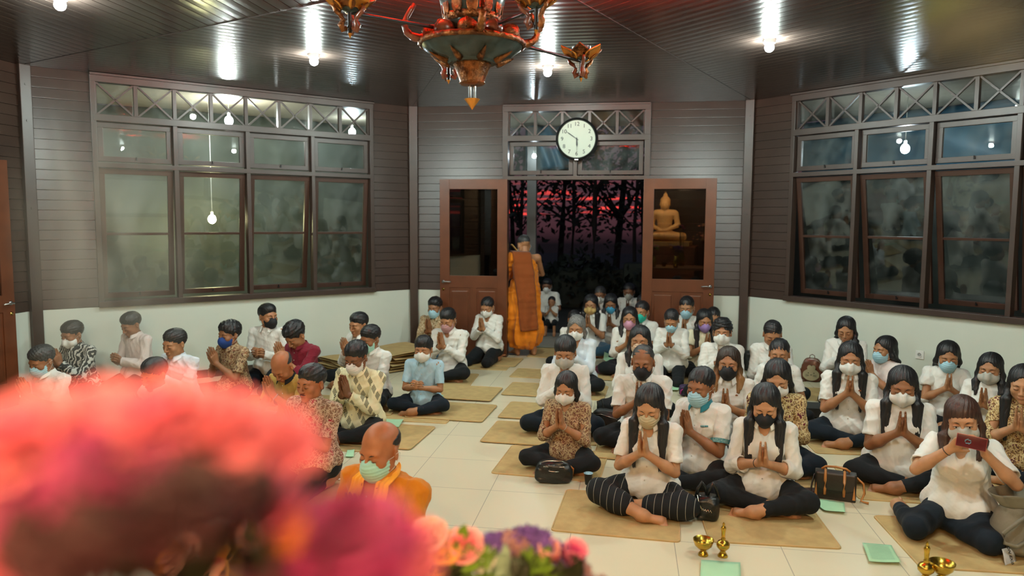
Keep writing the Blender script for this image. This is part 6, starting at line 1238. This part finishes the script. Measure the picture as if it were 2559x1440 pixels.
def leafs(px, py, d, L_, m, label, seed, n=1, name='leaf_sprig', ang=60, vase=None, w_=.22):
    g = random.Random(seed); p = cam_pt(px, py, d); o = empty(name, tuple(p), 0, label, 'leaf'); mb = MB()
    for i in range(n):
        a = RAD(ang+g.uniform(-60, 60)*(i > 0)); dx, dz = cos(a), sin(a); yb = g.uniform(-.3, .3); base = Vector((g.uniform(-1, 1), g.uniform(-.5, .5), g.uniform(-1, .6)))*L_*.6*(i > 0); ax = Vector((dx, yb, dz)).normalized(); sd = ax.cross(Vector((.3*g.uniform(-1, 1), 1, .3))).normalized(); nn_ = ax.cross(sd)
        mb.grid(lambda u, v: tuple(base+ax*L_*u+sd*L_*w_*math.sin(pi*u)**.8*(v*2-1)+nn_*L_*(.10*(2*v-1)**2-.15*u*u)), 8, 4)
    o2 = mb.build('leaves' if n > 1 else 'blade', m, o, True); o2.modifiers.new('t', 'SOLIDIFY').thickness = .0005
    if vase is not None: mb = MB(); b_ = Vector(vase)-p; mb.tube([(0, 0, 0), tuple(b_*.4+Vector((0, 0, -.02))), tuple(b_)], .0016, 5); mb.build('stem', m_st, o, True)
    return o
def vase(x, y, h, r, label, m=None):
    o = empty('flower_vase', (x, y, TZ), 0, label, 'vase'); mb = MB(); mb.lathe([(.001, 0), (r*.6, 0), (r*.65, .01), (r, h*.45), (r*.8, h*.75), (r*.5, h*.9), (r*.62, h), (r*.55, h-.002), (r*.42, h*.88), (.001, h*.5)], n=28); mb.build('body', m or m_brass, o, True); return (x, y, TZ+h-.02)
DN = .30
pA = cam_pt(350, 1150, DN+.01); SHR = .86; VA = vase(pA.x, pA.y+.02, .34, .06, 'tall brass vase under the big blurred pink flowers'); pB = cam_pt(880, 1440, .36); VB = vase(pB.x, pB.y+.02, .32, .05, 'brass vase under the lower blurred pink flowers')
pC = cam_pt(520, 1450, DM); VC = vase(pC.x, pC.y-.02, .28, .06, 'brass vase holding the pink lilies'); pD = cam_pt(1250, 1450, DM); VD = vase(pD.x, pD.y-.02, .28, .07, 'brass vase holding roses and purple statice')
for i, (px, py, d, r, m, lb) in enumerate([(60, 1075, .29, .034, m_pk, 'large blurred salmon-pink flower at the left edge, upper of two'), (225, 1040, .31, .034, m_pk, 'blurred salmon flower second from the left along the top of the cluster'), (390, 1020, .30, .030, m_pk, 'blurred salmon-pink flower at the crest of the left cluster'), (545, 1050, .31, .031, m_pk, 'blurred pale salmon flower right of the crest'),
        (665, 1075, .32, .028, m_pk, 'blurred light pink flower at the right end of the cluster'), (300, 1150, .28, .032, m_mg, 'blurred coral-magenta flower in the middle of the left cluster'), (120, 1190, .28, .030, m_mg, 'blurred deep pink flower low in the left cluster'), (560, 1170, .30, .028, m_mg, 'blurred dark magenta flower inside the left cluster'), (660, 1200, .32, .020, m_pk, 'small blurred pink bud at the right of the left cluster'),
        (470, 1195, .275, .023, m_rd, 'blurred crimson flower darkened as if shaded, underneath the left cluster'), (310, 1235, .265, .026, m_rd, 'blurred red flower darkened as if shaded, at the bottom left'), (600, 1180, .29, .019, m_rd, 'blurred crimson flower darkened as if shaded, pointing right under the cluster'), (190, 1280, .265, .028, m_rd, 'blurred near-black red flower darkened as if shaded, low at the left'), (10, 1330, .27, .026, m_pk, 'blurred pink and orange flower in the bottom left corner'), (700, 1270, .33, .013, m_or, 'small blurred orange flower above the lower blooms')]):
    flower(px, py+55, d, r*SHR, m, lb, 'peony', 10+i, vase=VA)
for i, (px, py, d, r, m, lb) in enumerate([(740, 1330, .35, .020, m_pk, 'blurred magenta flower at the left of the lower cluster'), (880, 1350, .34, .028, m_mg, 'large blurred pink flower in front of the orange jacket'), (985, 1395, .36, .022, m_pk, 'blurred light pink flower at the right of the lower cluster'), (720, 1430, .34, .026, m_mg, 'blurred red-pink flower at the bottom centre left'), (880, 1450, .34, .026, m_mg, 'blurred coral flower at the bottom edge'), (985, 1470, .36, .020, m_mg, 'blurred purple-red flower at the bottom edge, rightmost')]):
    flower(px, py, d, r, m, lb, 'peony', 40+i, vase=VB)
for i in range(4): leafs(90+i*80, 1400+10*(i % 2), .31, .04, m_ld, 'dark blurred leaves under the left flower cluster, %s from the left' % ('first', 'second', 'third', 'fourth')[i], 60+i, 5, vase=VA, ang=80)
# sharper arrangements further out on the table
for i, (px, py, r, k_, m, lb, fc) in enumerate([(470, 1385, .030, 'lily', m_ro, 'pink and white lily at the left of the lower bouquet', (-.5, -.5, .6)), (545, 1375, .028, 'lily', m_pk, 'coral lily pointing right in the lower bouquet', (.5, -.6, .5)), (590, 1400, .030, 'lily', m_ro, 'pale pink lily beside the small green leaves', (.2, -.7, .5)), (640, 1370, .022, 'rose', m_ro, 'ruffled blush flower at the right of the lower bouquet', None), (560, 1425, .034, 'tulip', m_ye, 'orange-yellow flower at the bottom of the lily bouquet', (.8, -.4, .5)), (440, 1420, .026, 'tulip', m_ye, 'yellow petalled flower at the bottom left of the lily bouquet', (-.7, -.4, .5)), (425, 1390, .018, 'peony', m_ro, 'small pink ruffled flower, leftmost of the lily bouquet', None)]):
    flower(px, py, DM, r*KM*1.12, m, lb, k_, 70+i, fc, vase=VC)
leafs(622, 1352, DM, .022*KM, m_lf, 'small green leaf sprig over the pale floor', 90, 3, vase=VC, ang=70)
for i, (px, py, r, k_, m, lb, fc) in enumerate([(1075, 1345, .024, 'rose', m_ro, 'blush pink rose, leftmost of the sharper bouquet', (-.2, -.6, .8)), (1110, 1385, .024, 'rose', m_or, 'peach-orange rose between the two blush roses', None), (1160, 1372, .022, 'rose', m_pk, 'salmon pink rosebud beside a green leaf', (.1, -.6, .9)), (1212, 1395, .018, 'peony', m_wp, 'cream small flower beside the salmon rosebud', None), (1085, 1430, .024, 'rose', m_or, 'peach rose at the bottom of the sharper bouquet', None), (1425, 1410, .022, 'tulip', m_mg, 'upright dark pink petalled flower right of the violet statice', (.3, -.3, 1)), (1375, 1400, .020, 'tulip', m_pk, 'pink petalled flower among the mauve statice', (0, -.4, 1))]):
    flower(px, py, DM, r*KM*1.12, m, lb, k_, 120+i, fc, vase=VD)
def statice(px, py, w_, h_, n, m, label, seed):
    g = random.Random(seed); p = cam_pt(px, py, DM*1.01); o = empty('statice_spray', tuple(p), 0, label, 'flower'); mb = MB(); ms = MB(); u_ = DM/CAM_F
    for i in range(n):
        c_ = Vector((g.gauss(0, .42)*w_*u_, g.uniform(-.02, .02), g.uniform(-1, 1)**1*h_*u_*.5)); c_.z -= abs(c_.x)*.4; ms.tube([tuple(c_), tuple(c_*.3+Vector((0, 0, -.09)))], .0005, 4, False)
        for j in range(6):
            a = j*1.257+i; L_ = g.uniform(.007, .012); ax = Vector((cos(a), g.uniform(-1, .2), sin(a))).normalized(); sd = ax.orthogonal().normalized(); mb.poly([tuple(c_+q_) for q_ in (Vector((0, 0, 0)), ax*L_*.6+sd*L_*.35, ax*L_, ax*L_*.6-sd*L_*.35)])
    f_ = mb.build('florets', m, o); f_['kind'] = 'stuff'; ms.build('sprigs', mat('dry_sprig', (.11, .05, .05), rough=.8), o)
    mb = MB(); b_ = Vector(VD)-p; mb.tube([(0, 0, -.05), tuple(b_*.5), tuple(b_)], .002, 5); mb.build('stem', m_st, o)
for px, py, w_, h_, n, m, lb in [(1290, 1375, 60, 70, 150, m_mv, 'brownish mauve statice spray left of the violet one'), (1325, 1352, 50, 50, 170, m_vi, 'violet statice spray at the top of the bouquet'), (1370, 1392, 50, 60, 150, m_vi, 'violet statice spray leaning right'), (1235, 1370, 40, 50, 110, m_vi, 'small violet statice spray on the left side'), (1300, 1425, 80, 60, 170, m_mv, 'mauve statice spray at the bottom centre'), (1420, 1430, 60, 50, 120, m_mv, 'mauve statice spray at the bottom right of the bouquet')]: statice(px, py, w_*1.5, h_*1.35, int(n*2.2), m, lb, int(px))
leafs(1152, 1352, DM, .024*KM, m_lf, 'single pointed green leaf above the salmon rosebud', 91, 1, ang=75, vase=VD, w_=.30)
for i, (px, py, m) in enumerate([(1190, 1420, m_lf), (1240, 1425, m_lf2), (1340, 1425, m_lf), (1135, 1415, m_lf), (1090, 1450, m_ld), (1290, 1450, m_ld), (1420, 1450, m_ld)]): leafs(px, py, DM*.985, .026*KM, m, 'green foliage in the sharper bouquet, %s from the left' % ('third', 'fourth', 'sixth', 'second', 'first', 'fifth', 'last')[i], 100+i, 16, vase=VD)
for i, (px, py) in enumerate([(450, 1430), (530, 1440), (620, 1430)]): leafs(px, py, DM*1.02, .030*KM, m_ld if i != 2 else m_lf, 'foliage behind the lilies, %s from the left' % ('first', 'second', 'third')[i], 200+i, 16, vase=VC)
# pale petals and a leaf very near the lens at the upper right
def near_spray(pts, d, w_, m, label, name):
    o = empty(name, tuple(cam_pt(*pts[0], d)), 0, label, 'flower' if 'petal' in name or 'orchid' in name else 'leaf'); P0 = cam_pt(*pts[0], d); Q_ = [cam_pt(x, y, d+.004*i)-P0 for i, (x, y) in enumerate(pts)]; mb = MB(); n_ = len(Q_)-1
    def fn(u, v): f_ = u*n_; i = min(int(f_), n_-1); c_ = Q_[i].lerp(Q_[i+1], f_-i); dr = (Q_[i+1]-Q_[i]).normalized(); sd = dr.cross(Vector(CF)).normalized(); return tuple(c_+sd*w_*(.25+math.sin(pi*min(1, u*.9+.05)))*(v-.5)+Vector(CF)*.003*(v-.5)**2)
    mb.grid(fn, 12, 4); b_ = mb.build('blade', m, o, True); b_.modifiers.new('t', 'SOLIDIFY').thickness = .0004; return o
near_spray([(2560, -40), (2440, 30), (2330, 90), (2270, 150)], .15, .0060, mat('pale_bract', (.035, .05, .045), rough=.6), 'pale out-of-focus petal close to the lens, upper right', 'orchid_petal')
near_spray([(2620, 90), (2500, 110), (2420, 140), (2370, 170)], .15, .0045, MATS['pale_bract'], 'second pale blurred petal below the first, upper right', 'orchid_petal')
near_spray([(2420, -50), (2340, -10), (2290, 20), (2250, 50)], .17, .0050, mat('bract_green', (.03, .07, .012), rough=.6), 'blurred green leaf close to the lens, top right', 'blurred_leaf')

# statue in the alcove: what the right door glass mirrors
hx = wframe(0) @ Vector((.87, -.05, 0)); an4 = RAD(4.6); nL = np.array([-sin(an4), -cos(an4), 0]); h0 = np.array([hx.x, hx.y, 0])+nL*.02
def mirrored(px, py, ys):
    c_ = np.array(CAM_LOC); d = at_d(px, py, 1)-c_; t_ = ((h0-c_) @ nL)/(d @ nL); q = c_+d*t_; r_ = d-2*(d @ nL)*nL; return q+r_*((ys-q[1])/r_[1])
YS = -6.35; s0 = mirrored(1660, 603, YS); s1 = mirrored(1660, 478, YS); hgt = float(s1[2]-s0[2])
sx = float(np.clip(s0[0], -1.1, 1.1)); zb = float(s0[2]); st_ = empty('seated_statue', (sx, YS, zb), pi, 'cream-gold seated statue in the alcove, mirrored in the right door glass', 'statue'); K = hgt/.86
s = Sol(); s.ell((0, .0, .10), (.17, .13, .11), k=.05); s.ell((0, 0, .30), (.125, .095, .16), k=.06); s.ell((0, 0, .44), (.155, .10, .11), k=.06); s.cap((-.15, 0, .49), (.15, 0, .49), .055, k=.04); s.cap((0, 0, .5), (0, -.01, .60), .045, k=.03)
for x in (-1, 1): s.cap((x*.09, 0, .09), (x*.32, -.17, .08), .085, .065, k=.04); s.cap((x*.32, -.17, .08), (-x*.02, -.26, .10), .065, .045, k=.03); s.cap((x*.185, 0, .47), (x*.225, -.02, .28), .05, .042, k=.03); s.cap((x*.225, -.02, .28), (x*.05, -.20, .19), .042, .028, k=.02); s.ell((x*.03, -.22, .185), (.06, .035, .02), k=.02)
V, Q = s.mesh(.008); Vh, Qh = head_verts(0, .0036); Vh = Vh @ rotx(RAD(10)).T*1.05+np.array([0, -.005, .60]); s = Sol(); s.ell((0, .012, .70), (.086, .10, .075), k=.02); s.ell((0, .02, .79), (.038, .04, .035), k=.03); s.cap((0, .02, .81), (0, .02, .86), .018, .003, k=.02); s.ell((0, -.115, .655), (.066, .07, .085), k=.01, sub=True); V3, Q3 = s.mesh(.006); V3 = folds(V3, vnormals(V3, Q3), .003, 3, 6)
V, Q = joined([(V, Q), (Vh, Qh), (V3, Q3)]); V = V*K; link('figure', mesh_np('figure', V, Q), mat('cream_gold', (.80, .52, .22), rough=.32, spec=.6, noise=.06), st_, True)
pd_ = empty('statue_pedestal', (sx, YS, 0), 0, 'tiered wooden pedestal under the seated statue', 'pedestal'); mb = MB(); mb.box((0, 0, zb-.06), (.9*K, .75*K, .12), bev=.01); mb.build('upper_tier', mat('pedestal_gold', (.45, .28, .10), rough=.4), pd_); mb = MB(); mb.box((0, 0, (zb-.12)/2), (1.1*K, .85*K, zb-.12), bev=.01); mb.build('base', m_tb2, pd_)
for i, sg in enumerate((-1, 1)):
    q_ = Vector((sx+sg*.72*K, YS+.35, 0)); o = empty('flower_stand', tuple(q_), 0, 'tall stand with pink flowers %s of the statue' % ('left', 'right')[i], 'flower stand'); mb = MB(); mb.cyl((0, 0, 0), (0, 0, zb-.1), .03, n=12); mb.lathe([(.03, zb-.1), (.12, zb+.02), (.10, zb+.02)], n=20); mb.cyl((0, 0, 0), (0, 0, .02), .16, n=24); mb.build('stand', m_brass, o)
    g = random.Random(i); mb = MB()
    for j in range(90): c_ = Vector((g.gauss(0, .12), g.gauss(0, .10), zb+.05+abs(g.gauss(0, .22)))); mb.sph(tuple(c_), g.uniform(.02, .05), 6, (1, 1, .6))
    f_ = mb.build('blossoms', mat('stand_blossoms', (.60, .16, .16), rough=.6, noise=.7, nscale=8, cols=(.10, .12, .03)), o, True); f_['kind'] = 'stuff'

# pole with a pink cloth by the left corner post
p = at_z(80, 960, 0); p = p*(1-.12/np.linalg.norm(p)); o = empty('pink_flag_stand', (float(p[0]), float(p[1]), 0), 0, 'thin pole with a pink cloth on top beside the left corner post', 'flag'); mb = MB(); mb.cyl((0, 0, 0), (0, 0, .95), .012, n=10); mb.cyl((0, 0, 0), (0, 0, .02), .10, n=20); mb.build('pole', mat('dark_pole', (.05, .02, .015), rough=.5), o)
mb = MB(); mb.cyl((-.03, 0, .02), (-.028, 0, .86), .010, n=8); mb.build('green_rod', mat('pale_green_rod', (.35, .50, .35), rough=.5), o); mb = MB(); mb.grid(lambda u, v: (-.02+u*.13, .01*sin(u*9), .96-.06*u-v*.13*(1-.6*u)), 10, 6); c_ = mb.build('cloth', mat('pink_cloth', (.65, .22, .25), rough=.7), o, True); c_.modifiers.new('t', 'SOLIDIFY').thickness = .003

# incense in a small pot with its smoke
pi_ = cam_pt(250, 1150, .78); io = empty('incense_pot', (pi_.x, pi_.y, TZ), 0, 'small incense pot hidden behind the blurred flowers', 'incense pot'); mb = MB(); mb.lathe([(.001, 0), (.04, 0), (.06, .05), (.055, .09), (.045, .09), (.001, .06)], n=24); mb.build('pot', m_brass, io, True)
for i in range(3): mb = MB(); mb.cyl((.01*(i-1), 0, .06), (.02*(i-1), .01, pi_.z-TZ), .0014, n=6); mb.build('stick', m_wood, io)
sm = bpy.data.materials.new('incense_smoke'); sm.use_nodes = True; t = sm.node_tree; t.nodes.clear(); n = t.nodes.new; l = t.links.new; oo = n('ShaderNodeOutputMaterial'); vp = n('ShaderNodeVolumePrincipled'); vp.inputs['Color'].default_value = (.80, .86, .80, 1); vp.inputs['Anisotropy'].default_value = .3; l(vp.outputs[0], oo.inputs['Volume'])
nz = n('ShaderNodeTexNoise'); nz.inputs['Scale'].default_value = 2.0; nz.inputs['Detail'].default_value = 4; nz.inputs['Distortion'].default_value = 1.6; l(mapping(t, (1, 1, .45)), nz.inputs['Vector']); r1 = ramp(t, nz.outputs['Fac'], [(.42, (0, 0, 0)), (.70, (1, 1, 1))])
gl = n('ShaderNodeVectorMath'); gl.operation = 'LENGTH'; l(mapping(t, (1, 1, 1)), gl.inputs[0]); r2 = ramp(t, gl.outputs['Value'], [(.25, (1, 1, 1)), (.98, (0, 0, 0))]); mu = n('ShaderNodeMath'); mu.operation = 'MULTIPLY'; l(r1.outputs[0], mu.inputs[0]); l(r2.outputs[0], mu.inputs[1]); m2_ = n('ShaderNodeMath'); m2_.operation = 'MULTIPLY'; m2_.inputs[1].default_value = 6; l(mu.outputs[0], m2_.inputs[0]); l(m2_.outputs[0], vp.inputs['Density'])
mb = MB(); mb.sph((0, 0, 0), 1, 20); so_ = mb.build('incense_smoke', sm, None, True); so_.location = tuple(cam_pt(255, 600, .95)); so_.scale = (.14, .12, .22); tag(so_, 'thin drifting smoke in front of the left windows', 'smoke', kind='stuff')
